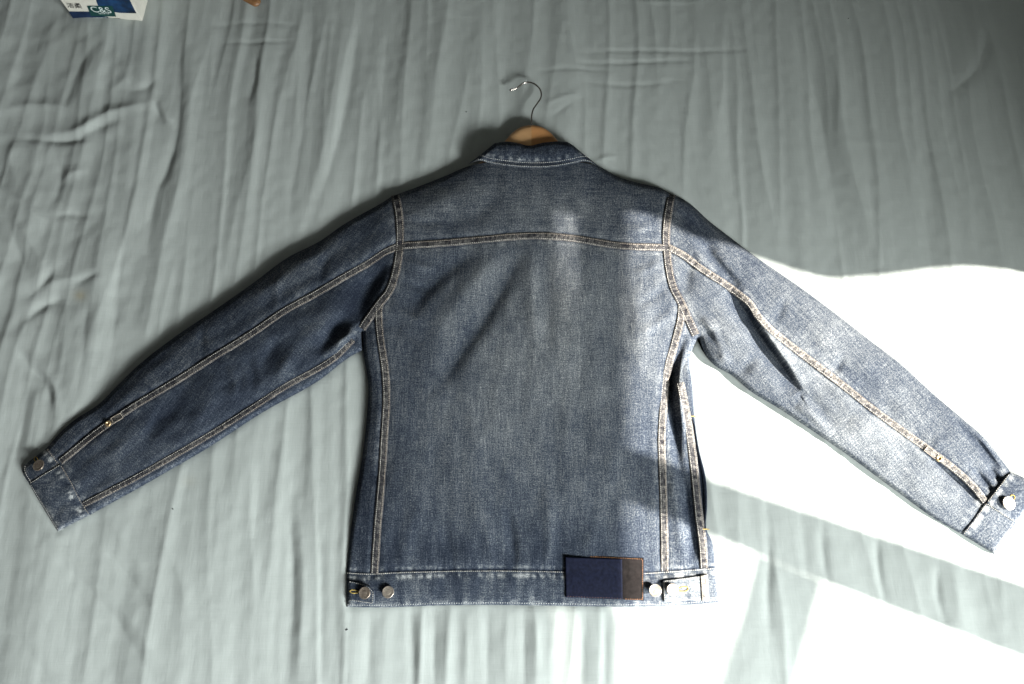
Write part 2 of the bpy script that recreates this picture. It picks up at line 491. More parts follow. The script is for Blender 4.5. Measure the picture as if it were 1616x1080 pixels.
FOLDS = [  # (points px, amp mm, width left, width right)
    # drag folds below the yoke (left half)
    ([(748, 398), (700, 432), (655, 480), (640, 505)], -3.6, 12, 22),
    ([(790, 400), (752, 440), (706, 500), (690, 530)], 2.6, 16, 16),
    ([(822, 388), (800, 440), (765, 500), (726, 560), (690, 610)], -4.2, 13, 20),
    ([(840, 392), (838, 450), (846, 540)], 2.2, 12, 12),
    ([(866, 398), (866, 470), (866, 560)], -1.4, 9, 12),
    ([(905, 400), (900, 500), (880, 600)], 1.4, 22, 26),
    ([(660, 560), (690, 620), (700, 700)], 1.5, 25, 25),
    ([(1000, 420), (1008, 500), (1010, 600)], 2.2, 26, 18),
    # bottom of back panel, rising from the waistband
    ([(750, 770), (770, 850), (782, 895)], 1.6, 14, 14),
    ([(800, 800), (808, 850), (812, 898)], -2.4, 8, 10),
    ([(862, 770), (866, 840), (868, 895)], 1.8, 10, 10),
    ([(660, 800), (640, 860), (636, 898)], 1.3, 12, 12),
    ([(700, 830), (712, 870), (716, 898)], -1.2, 9, 9),
    ([(945, 800), (935, 850), (930, 875)], 1.2, 14, 14),
    # yoke
    ([(640, 350), (680, 325), (740, 300)], 2.0, 16, 18),
    ([(690, 360), (760, 335), (800, 300)], -1.2, 14, 14),
    ([(1000, 320), (1030, 345), (1046, 360)], -1.6, 12, 12),
    # left sleeve
    ([(612, 408), (590, 440), (570, 480), (555, 520)], -9.0, 15, 24),
    ([(560, 470), (510, 505), (470, 540)], 3.0, 16, 20),
    ([(578, 505), (556, 522), (540, 545), (505, 560)], 4.0, 8, 12),
    ([(568, 522), (548, 530), (528, 545)], 5.0, 7, 8),
    ([(545, 495), (520, 530), (500, 560)], -4.0, 10, 12),
    ([(440, 530), (425, 560), (410, 590)], -3.2, 14, 10),
    ([(470, 545), (450, 575), (440, 600)], 2.6, 12, 10),
    ([(300, 610), (270, 650), (240, 690)], -2.6, 14, 14),
    ([(340, 590), (330, 630), (300, 680)], 2.4, 16, 14),
    ([(225, 660), (190, 700), (170, 730)], 2.0, 14, 12),
    ([(260, 640), (244, 665), (230, 700)], -1.8, 10, 8),
    ([(540, 370), (470, 420), (380, 480)], 2.0, 14, 18),
    ([(330, 520), (250, 580), (180, 640)], 1.6, 14, 14),
    ([(120, 700), (150, 680), (190, 650)], -1.5, 8, 8),
    ([(600, 330), (560, 370), (520, 400)], -1.6, 14, 14),
    # right sleeve: ridge below the elbow seam that throws the long dark shadow
    ([(1144, 452), (1164, 478), (1184, 506), (1206, 542), (1234, 580), (1262, 622)], -11.0, 7, 17),
    ([(1172, 470), (1190, 496), (1212, 528), (1240, 568), (1268, 612)], 4.5, 12, 6),
    ([(1250, 600), (1290, 640), (1314, 680)], -2.6, 13, 10),
    ([(1255, 640), (1285, 660), (1312, 690)], 3.0, 10, 9),
    ([(1106, 500), (1122, 518), (1132, 548), (1150, 580)], 3.5, 9, 9),
    ([(1100, 512), (1118, 510), (1140, 520), (1158, 540)], 2.0, 8, 9),
    ([(1108, 524), (1120, 528), (1130, 545), (1138, 566)], -3.2, 7, 7),
    ([(1092, 412), (1084, 440), (1082, 470)], -2.2, 10, 12),
    ([(1070, 330), (1092, 350), (1110, 375), (1132, 400)], -3.2, 10, 12),
    ([(1110, 385), (1128, 412), (1150, 436), (1166, 455)], -5.0, 8, 10),
    ([(1098, 398), (1122, 425), (1145, 446)], 2.5, 9, 9),
    ([(1160, 400), (1250, 470), (1340, 540)], 2.0, 18, 18),
    ([(1300, 560), (1360, 605), (1420, 650)], -1.4, 12, 12),
    ([(1340, 660), (1390, 695), (1420, 730)], 1.8, 16, 16),
    ([(1150, 596), (1172, 584), (1196, 560)], -1.6, 8, 9),
    ([(1466, 722), (1492, 742), (1520, 766), (1545, 792)], -7.0, 5, 7),
    ([(1470, 690), (1500, 705), (1530, 740)], 2.5, 12, 12),
    ([(1512, 664), (1545, 696), (1580, 742)], -9.0, 3.5, 8),
    ([(1558, 735), (1572, 752), (1584, 762)], -4.0, 5, 6),
    ([(1535, 740), (1556, 762), (1566, 776)], -4.5, 5, 6),
    # right side panel: ridge at the outer edge, hollow beside the side seam
    ([(1090, 548), (1080, 575), (1074, 600), (1076, 640), (1082, 690)], 7.0, 8, 8),
    ([(1084, 524), (1070, 562), (1060, 596), (1056, 630), (1062, 668), (1068, 720), (1072, 770)], -6.5, 8, 8),
    ([(1066, 590), (1058, 615), (1054, 640)], -2.5, 6, 7),
    ([(1060, 690), (1066, 730), (1062, 790)], 1.8, 7, 8),
    ([(1078, 740), (1084, 800), (1092, 850), (1096, 890)], -5.0, 8, 7),
    ([(1064, 760), (1070, 820), (1080, 885)], 2.0, 9, 9),
    # small slack creases round the armholes and over the back
    ([(640, 410), (662, 420), (690, 424)], 1.3, 6, 7),
    ([(634, 440), (655, 452), (680, 458)], -1.2, 6, 7),
    ([(616, 478), (640, 496), (668, 508)], 1.5, 7, 8),
    ([(612, 505), (640, 525), (670, 545)], -1.2, 7, 8),
    ([(1046, 410), (1024, 424), (1000, 430)], 1.2, 7, 7),
    ([(1056, 450), (1032, 470), (1006, 482)], -1.3, 7, 8),
    ([(1064, 490), (1040, 510), (1010, 526)], 1.4, 8, 8),
    ([(640, 345), (665, 352), (700, 350)], -1.0, 6, 7),
    ([(1040, 350), (1010, 362), (980, 362)], 1.0, 6, 7),
    ([(880, 620), (872, 700), (880, 780)], -1.0, 14, 14),
    ([(740, 600), (752, 690), (742, 760)], 1.1, 16, 16),
    ([(950, 640), (962, 720), (955, 790)], 1.1, 14, 16),
    ([(690, 690), (682, 760), (690, 820)], -1.0, 12, 12),
    # sleeve creases running across, at the elbow bends
    ([(520, 398), (510, 420), (505, 446)], -1.5, 7, 8),
    ([(440, 440), (436, 465), (440, 488)], 1.4, 7, 8),
    ([(385, 560), (400, 590), (396, 620)], -1.7, 7, 8),
    ([(360, 575), (372, 600), (366, 632)], 1.6, 7, 8),
    ([(320, 510), (318, 535), (324, 558)], -1.2, 6, 7),
    ([(1330, 560), (1322, 580), (1312, 590)], -1.2, 7, 8),
    ([(1240, 470), (1230, 495), (1224, 512)], -1.2, 7, 8),
    # left side panel
    ([(585, 560), (592, 640), (586, 740)], 1.2, 10, 10),
]
SEAMLINES = [D(c, 6) for c in (ARM_L, ARM_R, YOKE, SIDE_L, SIDE_R, L_ELB, L_INS, R_ELB, WAIST)]


def cut_lower(px, py):
    return None


def jacketH(px, py):
    """height of the jacket's outer cloth above the bed, metres."""
    px = np.asarray(px, float); py = np.asarray(py, float)
    shp = px.shape
    x = px.ravel(); y = py.ravel()
    d, _, _ = pdist(x, y, SIL)
    d = np.where(inside(x, y, SIL), d, 0)
    num = np.zeros_like(x); den = np.full_like(x, 1e-9)
    for cx, cy, t, s in TPTS:
        wgt = np.exp(-((x - cx) ** 2 + (y - cy) ** 2) / (2 * s * s)) + 1e-7 / (1 + ((x - cx) ** 2 + (y - cy) ** 2) / 1e4)
        num += wgt * t; den += wgt
    T = num / den
    q = np.clip(d / 7.0, 0, 1)
    pr = np.sqrt(np.clip(1 - (1 - q) ** 2, 0, 1))
    H = T * (0.50 * pr + 0.50 * (1 - np.exp(-d / 24.0)))
    soft = sstep(2, 22, d)
    H += 1.45 * stroke_field(x, y, FOLDS) * soft
    # grain of each region
    bodyw = sstep(-20, 20, x - np.interp(y, [300, 390, 480, 540, 960], [624, 631, 598, 560, 540])) * sstep(-20, 20, np.interp(y, [300, 390, 480, 540, 960], [1060, 1052, 1078, 1110, 1140]) - x)
    leftw = (1 - bodyw) * (x < 800); rightw = (1 - bodyw) * (x > 800)
    nb = perlin(x / 46, y / 120, 1) * 1.5 + perlin(x / 20, y / 46, 2) * 0.55 + perlin(x / 9, y / 16, 12) * 0.16
    a = math.radians(-33); ul = x * math.cos(a) + y * -math.sin(a) * -1; vl = -x * math.sin(a) + y * math.cos(a)
    nl = perlin(ul / 110, vl / 36, 3) * 1.9 + perlin(ul / 42, vl / 20, 4) * 1.1 + perlin(ul / 15, vl / 9, 13) * 0.16
    a = math.radians(36); ur = x * math.cos(a) + y * math.sin(a); vr = -x * math.sin(a) + y * math.cos(a)
    nr = perlin(ur / 110, vr / 36, 5) * 1.9 + perlin(ur / 42, vr / 20, 6) * 1.1 + perlin(ur / 15, vr / 9, 14) * 0.16
    H += (bodyw * nb + leftw * nl + rightw * nr) * soft
    # seams pull the cloth down, puckers run off them
    for k, c in enumerate(SEAMLINES):
        m = (x > c[:, 0].min() - 30) & (x < c[:, 0].max() + 30) & (y > c[:, 1].min() - 30) & (y < c[:, 1].max() + 30)
        if not m.any():
            continue
        ds, al, _ = pdist(x[m], y[m], c)
        pk = perlin(al / 8.0, ds / 60.0 + 3.3, 20 + k)
        amp = 1.1 if k == 8 else 0.95
        H[m] += (-1.5 * np.exp(-(ds / 9.0) ** 2) + amp * pk * np.exp(-ds / 11.0)) * np.clip(d[m] / 8, 0, 1)
    H = np.maximum(H, np.where(d > 6, 5.0, 0.0) * np.clip((d - 6) / 8, 0, 1))
    return (H.reshape(shp)) / 1000.0


PUCKER = [(D(COL_BOT, 4) + np.array([0, -12.5]), 0, 3.2, 0.34, 7.0), (D(L_CSEAM, 4) + np.array([-7, 5]), 0, 4.5, 0.50, 7.0), (D(R_CSEAM, 4) + np.array([6, 5]), 0, 4.5, 0.40, 8.0),
          (D(L_CSEAM, 4) + np.array([7, -4]), 0, 4.0, 0.22, 9.0), (D(R_CSEAM, 4) + np.array([-8, -5]), 0, 4.5, 0.24, 9.0), (D(L_CEND, 4) + np.array([5, -3]), 0, 4.0, 0.26, 9.0), (D(HEM, 4) + np.array([0, -6]), 0, 4.0, 0.16, 8.0),
          (D(YOKE, 4) + np.array([0, 9]), 0, 3.5, 0.10, 9.0)]
FADE_SHADE_BLOBS = [(1108, 750, 14, 80, -0.35), (380, 600, 220, 90, -0.07), (640, 860, 90, 60, -0.07), (900, 870, 120, 50, -0.05), (850, 560, 130, 170, 0.20), (840, 330, 190, 40, 0.10), (900, 450, 120, 80, 0.07), (700, 700, 90, 130, 0.03), (840, 900, 300, 70, -0.10), (580, 800, 50, 120, -0.10),  # first entry: pocket opening, unfaded inside plus its shade put into the colour
              (600, 350, 60, 30, 0.02), (470, 420, 70, 28, 0.06), (540, 480, 60, 50, -0.10), (330, 640, 120, 40, -0.06), (220, 600, 60, 24, 0.04),
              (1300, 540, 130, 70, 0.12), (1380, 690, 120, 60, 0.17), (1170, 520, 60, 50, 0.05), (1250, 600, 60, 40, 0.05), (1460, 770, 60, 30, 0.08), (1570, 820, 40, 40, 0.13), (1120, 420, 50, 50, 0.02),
              (1080, 930, 60, 22, 0.16), (1080, 860, 50, 40, 0.06), (700, 330, 60, 25, 0.08), (1000, 500, 40, 90, 0.03), (850, 240, 80, 20, -0.06), (750, 300, 70, 16, 0.06)]


def fadeF(px, py, base=0.34):
    x = np.asarray(px, float); y = np.asarray(py, float)
    f = np.full(x.shape, base)
    for cx, cy, sx, sy, a in FADE_SHADE_BLOBS:
        f += a * np.exp(-((x - cx) / sx) ** 2 - ((y - cy) / sy) ** 2)
    f += 0.06 * perlin(x / 60, y / 90, 31) + 0.05 * perlin(x / 22, y / 30, 32) - 0.025
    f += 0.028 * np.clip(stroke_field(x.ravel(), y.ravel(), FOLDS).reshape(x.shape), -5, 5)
    # abrasion beside the seams: a pale rope pattern
    for k, c in enumerate(SEAMLINES):
        m = (x > c[:, 0].min() - 30) & (x < c[:, 0].max() + 30) & (y > c[:, 1].min() - 30) & (y < c[:, 1].max() + 30)
        if not m.any():
            continue
        ds, al, _ = pdist(x[m], y[m], c)
        if k == 8:   # waistband
            below = y[m] > np.interp(x[m], c[:, 0], c[:, 1])
            rope = np.clip(perlin(al / 6.5, ds / 25, 51) * 1.9 + 0.42, 0, 1.1)
            f[m] += np.where(below, (0.50 + 0.2 * perlin(al / 40, 0 * al, 52)) * rope * np.exp(-((ds - 8.0) / (4.2 + 2 * perlin(al / 12, 0 * al + .3, 53))) ** 2), 0.28 * rope * np.exp(-((ds - 5) / 3.0) ** 2))
            f[m] -= np.where(below, 0, 0.20 * np.exp(-(ds / 3.0) ** 2))
        else:
            f[m] += 0.12 * np.exp(-((ds - 10) / 4.0) ** 2) * (0.6 + perlin(al / 12.0, 0.5 + 0 * al, 40 + k))
            f[m] -= 0.10 * np.exp(-((ds - 6.5) / 2.0) ** 2)
    # faded pucker rows on collar and cuffs, streaks on the waistband
    for k, (c, d0_, wd, am, per) in enumerate(PUCKER):
        m = (x > c[:, 0].min() - 20) & (x < c[:, 0].max() + 20) & (y > c[:, 1].min() - 20) & (y < c[:, 1].max() + 20)
        if not m.any():
            continue
        ds, al, _ = pdist(x[m], y[m], c)
        f[m] += am * np.clip(perlin(al / per, ds / 30, 70 + k) * 1.8 + 0.35, -0.2, 1.1) * np.exp(-((ds - d0_) / wd) ** 2)
    wbm = sstep(906, 916, y) * (x > 540) * (x < 1140)
    f += wbm * (0.16 * perlin(x / 13, y / 60, 90) + 0.05)
    lowb = sstep(800, 900, y) * sstep(908, 900, y) * (x > 540) * (x < 1140)
    f += lowb * 0.12 * perlin(x / 12, y / 70, 91)
    return f


def coons(c0, c1, d0, d1, step=2.2, edge=True):
    """patch: c0 (v=0), c1 (v=1) run with u; d0 (u=0), d1 (u=1) run with v."""
    c0, c1, d0, d1 = [np.asarray(q, float) for q in (c0, c1, d0, d1)]
    Lu = max(clen(c0), clen(c1)); Lv = max(clen(d0), clen(d1))

    def par(L):
        n = max(3, int(L / step))
        e = np.array([0, 0.35, 1.0, 2.0, 3.4, 5.2]) / L if (edge and L > 24) else (np.array([0, 0.35, 1.0]) / L if L > 4 else np.array([0.0]))
        mid = np.linspace(e[-1], 1 - e[-1], n)
        return np.concatenate([e[:-1], mid, 1 - e[:-1][::-1]])
    u = par(Lu); v = par(Lv)
    C0 = at_s(c0, u)[:, None]; C1 = at_s(c1, u)[:, None]
    D0 = at_s(d0, v)[None]; D1 = at_s(d1, v)[None]
    U = u[:, None, None]; Vv = v[None, :, None]
    S = (1 - Vv) * C0 + Vv * C1 + (1 - U) * D0 + U * D1 - ((1 - U) * (1 - Vv) * c0[0] + U * (1 - Vv) * c0[-1] + (1 - U) * Vv * c1[0] + U * Vv * c1[-1])
    de = np.minimum(np.minimum(u, 1 - u)[:, None] * Lu, np.minimum(v, 1 - v)[None] * Lv)
    return S, de, u * Lu, v * Lv


def panel(name, parent, c0, c1, d0, d1, mat=DENIM, base=0.34, lift=0.0, skirt=False, grain=None, step=2.2, Hf=jacketH, edgefade=0.0, sk_to=-0.5, kind=None):
    """cloth panel over the jacket's surface. grain: warp direction angle in the picture."""
    S, de, _, _ = coons(c0, c1, d0, d1, step)
    px, py = S[..., 0], S[..., 1]
    z = Hf(px, py)
    if skirt:
        q = np.clip(de / 1.6, 0, 1)
        z = z + (sk_to + (lift - sk_to) * np.sqrt(1 - (1 - q) ** 2)) / 1000.0
    else:
        z = z + lift / 1000.0
    V = W(px, py, z).reshape(-1, 3)
    n, m = px.shape
    F = orient_up(V, grid_faces(n, m))
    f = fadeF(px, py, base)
    if edgefade:
        f = f + edgefade * np.exp(-de / 2.0) * (0.7 + 0.6 * perlin(px / 9, py / 9, 61))
    g = math.radians(grain if grain is not None else 90)
    u = V[:, 0] * math.sin(g) + V[:, 1] * math.cos(g)
    v = V[:, 0] * math.cos(g) - V[:, 1] * math.sin(g)
    cl = np.stack([u, v, np.full_like(u, sum(map(ord, name)) * 0.37)], -1)
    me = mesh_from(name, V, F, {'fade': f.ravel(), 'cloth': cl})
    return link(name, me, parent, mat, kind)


def strip(name, parent, pts, hw=5.5, mat=DENIM_SEAM, h=1.8, seed=1, base=0.30, Hf=jacketH, taper=None):
    """raised felled seam along pts."""
    c = resample(dense(pts, 2.0), 1.5)
    t = np.gradient(c, axis=0); t /= np.linalg.norm(t, axis=1)[:, None] + 1e-9
    nrm = np.stack([-t[:, 1], t[:, 0]], -1)
    s = np.array([-1.12, -1.05, -0.9, -0.6, -0.3, 0, 0.3, 0.6, 0.9, 1.05, 1.12])
    zp = np.array([-0.8, 0.25, 0.85, 0.8, 0.98, 1.0, 0.98, 0.8, 0.85, 0.25, -0.8]) * h
    al = np.arange(len(c)) * 1.5
    wob = 1 + 0.05 * perlin(al / 18, 0 * al + .5, seed)
    px = c[:, None, 0] + nrm[:, None, 0] * s[None] * hw * wob[:, None]
    py = c[:, None, 1] + nrm[:, None, 1] * s[None] * hw * wob[:, None]
    z0 = Hf(c[:, 0], c[:, 1])
    z0 = np.convolve(np.pad(z0, 4, mode='edge'), np.ones(9) / 9, 'valid')
    zz = 0.5 * z0[:, None] + 0.5 * Hf(px, py)
    A, S_ = np.meshgrid(al, s, indexing='ij')
    rope = perlin(A / 3.4 + S_ * 0.6, S_ * 0.7, seed + 100) + 0.3 * perlin(A / 9.0, S_ * 0.3, seed + 101)
    z = zz + (zp[None] + 0.55 * rope * (1 - np.abs(S_) ** 2).clip(0, 1)) / 1000.0
    V = W(px, py, z).reshape(-1, 3)
    F = orient_up(V, grid_faces(len(c), len(s)))
    f = base - 0.05 + 0.34 * rope * (np.abs(S_) < 0.7) + 0.12 * (np.abs(S_) >= 0.88) + 0.10 * perlin(A / 40, S_ * 0.2, seed + 7) + 0.06 * perlin(A / 2.2, S_ * 2, seed + 9)
    f = f + (fadeF(c[:, 0], c[:, 1], 0.0) * 0.4)[:, None]
    cl = np.stack([(S_ * hw / 1000).ravel(), (A / 1000).ravel(), np.full(A.size, seed * 1.3)], -1)
    o = link(name, mesh_from(name, V, F, {'fade': f.ravel(), 'cloth': cl}), parent, mat)

    def top(cx, cy, off):
        return Hf(cx, cy) * 0.5 + 0.5 * np.interp(np.arange(len(cx)), np.linspace(0, len(cx) - 1, len(z0)), z0)
    return o, c, nrm, z0, hw, h


_LOZ = None


def stitches(name, parent, pts, zfun, mat, pitch=3.3, length=2.4, width=0.72, seed=0):
    """row of thread stitches along pts (photo px); zfun -> surface height (m)."""
    c = np.asarray(pts, float)
    L = clen(c)
    n = max(2, int(L / pitch))
    fr = (np.arange(n) + 0.5) / n
    ce = at_s(c, fr)
    da = at_s(c, np.clip(fr + 0.5 * length / L, 0, 1)) - at_s(c, np.clip(fr - 0.5 * length / L, 0, 1))
    ln = np.linalg.norm(da, axis=1)[:, None] + 1e-9
    t = da / ln
    rs = np.random.RandomState(seed + 5)
    t = t + (rs.rand(n, 2) - 0.5) * 0.16
    nr = np.stack([-t[:, 1], t[:, 0]], -1)
    ce = ce + nr * (rs.rand(n, 1) - 0.5) * 0.35
    z = zfun(ce[:, 0], ce[:, 1])
    vs = []
    prof = [(-0.5, 0.0, -0.35), (-0.3, 0.5, 0.0), (-0.3, 0.0, 0.42), (-0.3, -0.5, 0.0), (0.3, 0.5, 0.0), (0.3, 0.0, 0.42), (0.3, -0.5, 0.0), (0.5, 0.0, -0.35)]
    for a, w_, zz in prof:
        p = ce + t * a * length + nr * w_ * width
        vs.append(W(p[:, 0], p[:, 1], z + zz * width / 1000.0))
    V = np.stack(vs, 1).reshape(-1, 3)
    loc = np.array([(0, 1, 2), (0, 2, 3), (1, 4, 5), (1, 5, 2), (2, 5, 6), (2, 6, 3), (4, 7, 5), (5, 7, 6)])
    F = (loc[None] + (np.arange(n) * 8)[:, None, None]).reshape(-1, 3)
    return link(name, mesh_from(name, V, F), parent, mat, 'stuff')


def seam(name, parent, pts, hw=5.5, h=1.8, seed=1, mats=(THREAD_TAN, THREAD_PALE), base=0.30, rows=(-0.66, 0.66), mat=DENIM_SEAM, Hf=jacketH):
    o, c, nrm, z0, hw, h = strip(name, parent, pts, hw, mat, h, seed, base, Hf)
    for k, r in enumerate(rows):
        row = c + nrm * r * hw

        def zf(x, y, row=row):
            d2 = np.interp(np.arange(len(x)), [0, len(x) - 1], [0, 1])
            zz = np.interp(d2, np.linspace(0, 1, len(z0)), z0)
            return 0.5 * zz + 0.5 * Hf(x, y) + (h * 0.82 + 0.25) / 1000.0
        stitches('stitching', o, row, zf, mats[k % len(mats)], seed=seed * 3 + k)
    return o


# ------------------------------------------------------------------ bed sheet
SFOLDS = [
    # strong pleat, upper right
    ([(1286, 20), (1318, 110), (1330, 200), (1352, 300), (1392, 430)], 6.5, 24, 17),
    ([(1262, 60), (1296, 180), (1316, 300), (1336, 430)], -4.5, 16, 15),
    ([(1448, 120), (1466, 240), (1478, 360)], -3.0, 12, 14),
    ([(1500, 145), (1540, 110), (1562, 40)], -3.0, 10, 12),
    ([(1190, 20), (1200, 200), (1210, 400)], 2.0, 22, 22),
    ([(1146, 60), (1150, 200), (1160, 300)], -2.0, 10, 12),
    ([(1075, 40), (1090, 200), (1110, 330)], 2.0, 18, 20),
    # left block of long folds
    ([(300, 60), (300, 180), (288, 270), (262, 370), (236, 500), (215, 570)], 5.0, 16, 18),
    ([(284, 60), (284, 150), (278, 220), (262, 268), (246, 305), (232, 400)], -4.5, 9, 11),
    ([(420, 60), (410, 130), (408, 200), (372, 340), (345, 480)], 3.0, 16, 16),
    ([(405, 85), (402, 130), (392, 160)], -3.2, 6, 8),
    ([(545, 20), (530, 120), (505, 260), (470, 370)], 4.0, 15, 15),
    ([(565, 40), (548, 150), (528, 240), (500, 330)], -3.6, 9, 10),
    ([(478, 10), (470, 60), (452, 160)], 3.0, 8, 10),
    ([(496, 30), (490, 90), (478, 200), (455, 330)], -2.6, 8, 10),
    ([(612, 40), (602, 150), (590, 260)], -2.6, 9, 10),
    ([(700, 20), (688, 140), (672, 270)], 2.4, 14, 16),
    ([(640, 60), (628, 160), (610, 280)], 2.2, 12, 14),
    ([(760, 30), (752, 120), (745, 210)], 2.0, 14, 14),
    ([(180, 330), (162, 440), (150, 560)], 2.6, 16, 16),
    ([(198, 360), (186, 450), (176, 560)], -2.6, 9, 11),
    # crumples, upper left
    ([(84, 212), (130, 205), (165, 182), (200, 172), (240, 162)], 5.0, 9, 9),
    ([(75, 222), (125, 219), (160, 200), (196, 188)], -3.0, 8, 8),
    ([(28, 218), (80, 222), (145, 222)], -3.5, 7, 7),
    ([(0, 176), (50, 166), (108, 170)], 3.0, 9, 11),
    ([(205, 145), (232, 138), (248, 122)], -3.5, 8, 8),
    ([(242, 158), (248, 178), (262, 194)], -4.5, 5, 6),
    ([(252, 158), (262, 182), (274, 192)], 4.0, 8, 8),
    ([(28, 222), (16, 250), (24, 280), (50, 310)], 3.0, 12, 12),
    ([(90, 250), (96, 280), (84, 320)], -3.0, 9, 10),
    ([(0, 300), (40, 320), (70, 348), (88, 342)], 3.0, 12, 12),
    ([(30, 350), (52, 390), (70, 420)], 3.5, 12, 11),
    ([(14, 350), (30, 400), (44, 430)], -3.0, 9, 9),
    ([(92, 290), (110, 275), (140, 268)], 3.0, 9, 8),
    ([(80, 345), (110, 338), (140, 342)], -2.6, 7, 7),
    ([(44, 470), (66, 450), (84, 424)], -4.0, 8, 8),
    ([(50, 462), (85, 445), (130, 436)], 2.6, 10, 10),
    ([(34, 512), (66, 484), (100, 470)], -4.0, 8, 8),
    ([(30, 556), (50, 585), (74, 610), (82, 640)], -4.5, 8, 8),
    ([(40, 552), (72, 585), (90, 615), (88, 660)], 4.5, 9, 9),
    ([(120, 448), (140, 438), (160, 432)], -2.6, 6, 6),
    ([(44, 600), (36, 650), (24, 720)], -4.0, 10, 10),
    ([(60, 610), (52, 660), (42, 710)], 2.6, 10, 10),
    ([(140, 480), (132, 560), (120, 640)], -2.4, 8, 9),
    ([(108, 480), (98, 560), (90, 600)], 2.2, 10, 10),
    ([(150, 70), (120, 120), (100, 180)], -3.0, 10, 10),
    ([(190, 100), (200, 120), (170, 150)], 3.0, 10, 10),
    ([(130, 60), (150, 95), (130, 130)], 2.4, 12, 12),
    # lower left diagonals
    ([(60, 860), (110, 905), (170, 965), (250, 1080)], -3.5, 12, 14),
    ([(80, 850), (140, 910), (200, 970), (270, 1070)], 3.0, 14, 14),
    ([(165, 870), (200, 910), (240, 960)], -3.0, 10, 10),
    ([(170, 815), (190, 850), (230, 900)], 2.4, 12, 12),
    ([(0, 985), (40, 1020), (80, 1080)], -2.5, 12, 12),
    ([(245, 830), (280, 900), (300, 980)], 2.0, 14, 14),
    # folds coming from below the hem
    ([(470, 790), (478, 900), (470, 1080)], 3.4, 10, 12),
    ([(455, 800), (462, 900), (455, 1080)], -2.6, 8, 8),
    ([(500, 800), (506, 900), (505, 1080)], -2.2, 8, 9),
    ([(552, 975), (555, 1040), (553, 1110)], 1.8, 14, 14),
    ([(532, 960), (535, 1040), (533, 1110)], -1.2, 10, 10),
    ([(585, 975), (582, 1040), (583, 1090)], -2.4, 8, 8),
    ([(648, 950), (651, 1040), (650, 1110)], -2.4, 8, 8),
    ([(664, 962), (664, 1040), (663, 1090)], 3.0, 8, 8),
    ([(686, 960), (684, 1040), (685, 1090)], -2.6, 6, 6),
    ([(708, 960), (706, 1040), (706, 1090)], 3.0, 10, 10),
    ([(735, 962), (736, 1040), (734, 1090)], 2.8, 8, 8),
    ([(768, 950), (769, 1040), (768, 1110)], -2.6, 8, 8),
    ([(800, 962), (798, 1040), (800, 1090)], 2.5, 9, 9),
    ([(828, 950), (827, 1040), (826, 1110)], -2.8, 7, 8),
    ([(848, 962), (846, 1040), (846, 1090)], 3.0, 8, 8),
    ([(925, 962), (920, 1040), (918, 1090)], -2.6, 9, 9),
    ([(955, 962), (955, 1040), (955, 1090)], -3.0, 8, 8),
    ([(1206, 780), (1214, 860), (1212, 940), (1216, 1010)], -4.0, 8, 8),
    ([(1262, 800), (1270, 860), (1275, 920)], -2.0, 8, 8),
    ([(1296, 820), (1300, 880), (1310, 930)], -3.4, 8, 8),
    ([(1384, 850), (1388, 900), (1398, 950)], -4.4, 5, 7),
    ([(1478, 895), (1482, 950), (1496, 990)], -4.6, 7, 7),
    ([(1500, 890), (1510, 950), (1520, 1000)], 3.0, 10, 10),
    ([(1338, 440), (1344, 480), (1346, 520)], -3.0, 4, 5),
    ([(1400, 500), (1408, 540), (1412, 570)], -2.6, 4, 5),
    ([(1118, 1000), (1112, 1040), (1116, 1090)], -3.0, 5, 6),
    ([(450, 690), (446, 760), (436, 830)], 2.4, 14, 14),
    ([(410, 720), (405, 800), (398, 880)], -2.4, 10, 10),
    ([(350, 740), (345, 830), (335, 920)], 2.2, 14, 14),
    # fine creases near hanger
    ([(860, 165), (885, 155), (910, 148)], 1.6, 5, 5),
    ([(870, 185), (890, 170), (905, 160)], -1.4, 4, 5),
    ([(850, 112), (900, 108), (960, 112)], -1.2, 3, 4),
    ([(910, 84), (990, 80), (1090, 82), (1190, 78)], -1.4, 3, 4),
    ([(900, 100), (960, 100), (1100, 96)], -1.6, 3, 3),
    ([(1000, 3), (1060, 4), (1110, 3)], 1.2, 3, 3),
    ([(920, 130), (1000, 135), (1080, 128)], -1.2, 4, 4),
    ([(930, 262), (950, 250), (975, 246)], 1.5, 4, 5),
    ([(350, 66), (410, 67), (465, 66)], -1.4, 3, 3),
    ([(330, 40), (400, 36), (470, 42)], -1.0, 4, 4),
]


def sheetH(X, Y, px, py):
    wx = X + 0.030 * perlin(X * 2.2, Y * 1.3, 71) + 0.007 * perlin(X * 7, Y * 5, 72)
    amp = 0.75 + 0.5 * perlin(X * 2.5, Y * 2.0, 73)
    Z = amp * (4.6 * perlin(wx * 8, Y * 0.6, 74) + 2.5 * perlin(wx * 19, Y * 0.9, 75) + 0.75 * perlin(wx * 44, Y * 1.7, 76) + 0.24 * perlin(wx * 95, Y * 3.0, 83))
    r = perlin(wx * 20, Y * 1.4, 77)
    Z += 1.6 * (1 - np.abs(r) * 2.2).clip(0, 1) ** 2
    # crumpled corner
    cm = sstep(330, 120, px) * sstep(760, 420, py)
    cx = X + 0.012 * perlin(X * 14, Y * 14, 78)
    cy = Y + 0.012 * perlin(X * 14, Y * 14, 79)
    Z += cm * (2.6 * perlin(cx * 15, cy * 13, 80) + 0.8 * perlin(cx * 36, cy * 30, 81))
    Z += 0.35 * perlin(X * 60, Y * 45, 82)
    Z += stroke_field(px, py, SFOLDS, 0.4) * 0.82
    return Z


def axis(lo, hi, step, far):
    mid = np.arange(lo, hi + step * 0.5, step)
    ext = np.cumsum(np.linspace(step * 2, 0.16, 18))
    left = lo - ext[::-1]; right = hi + ext
    return np.concatenate([left[left > -far], mid, right[right < far]])


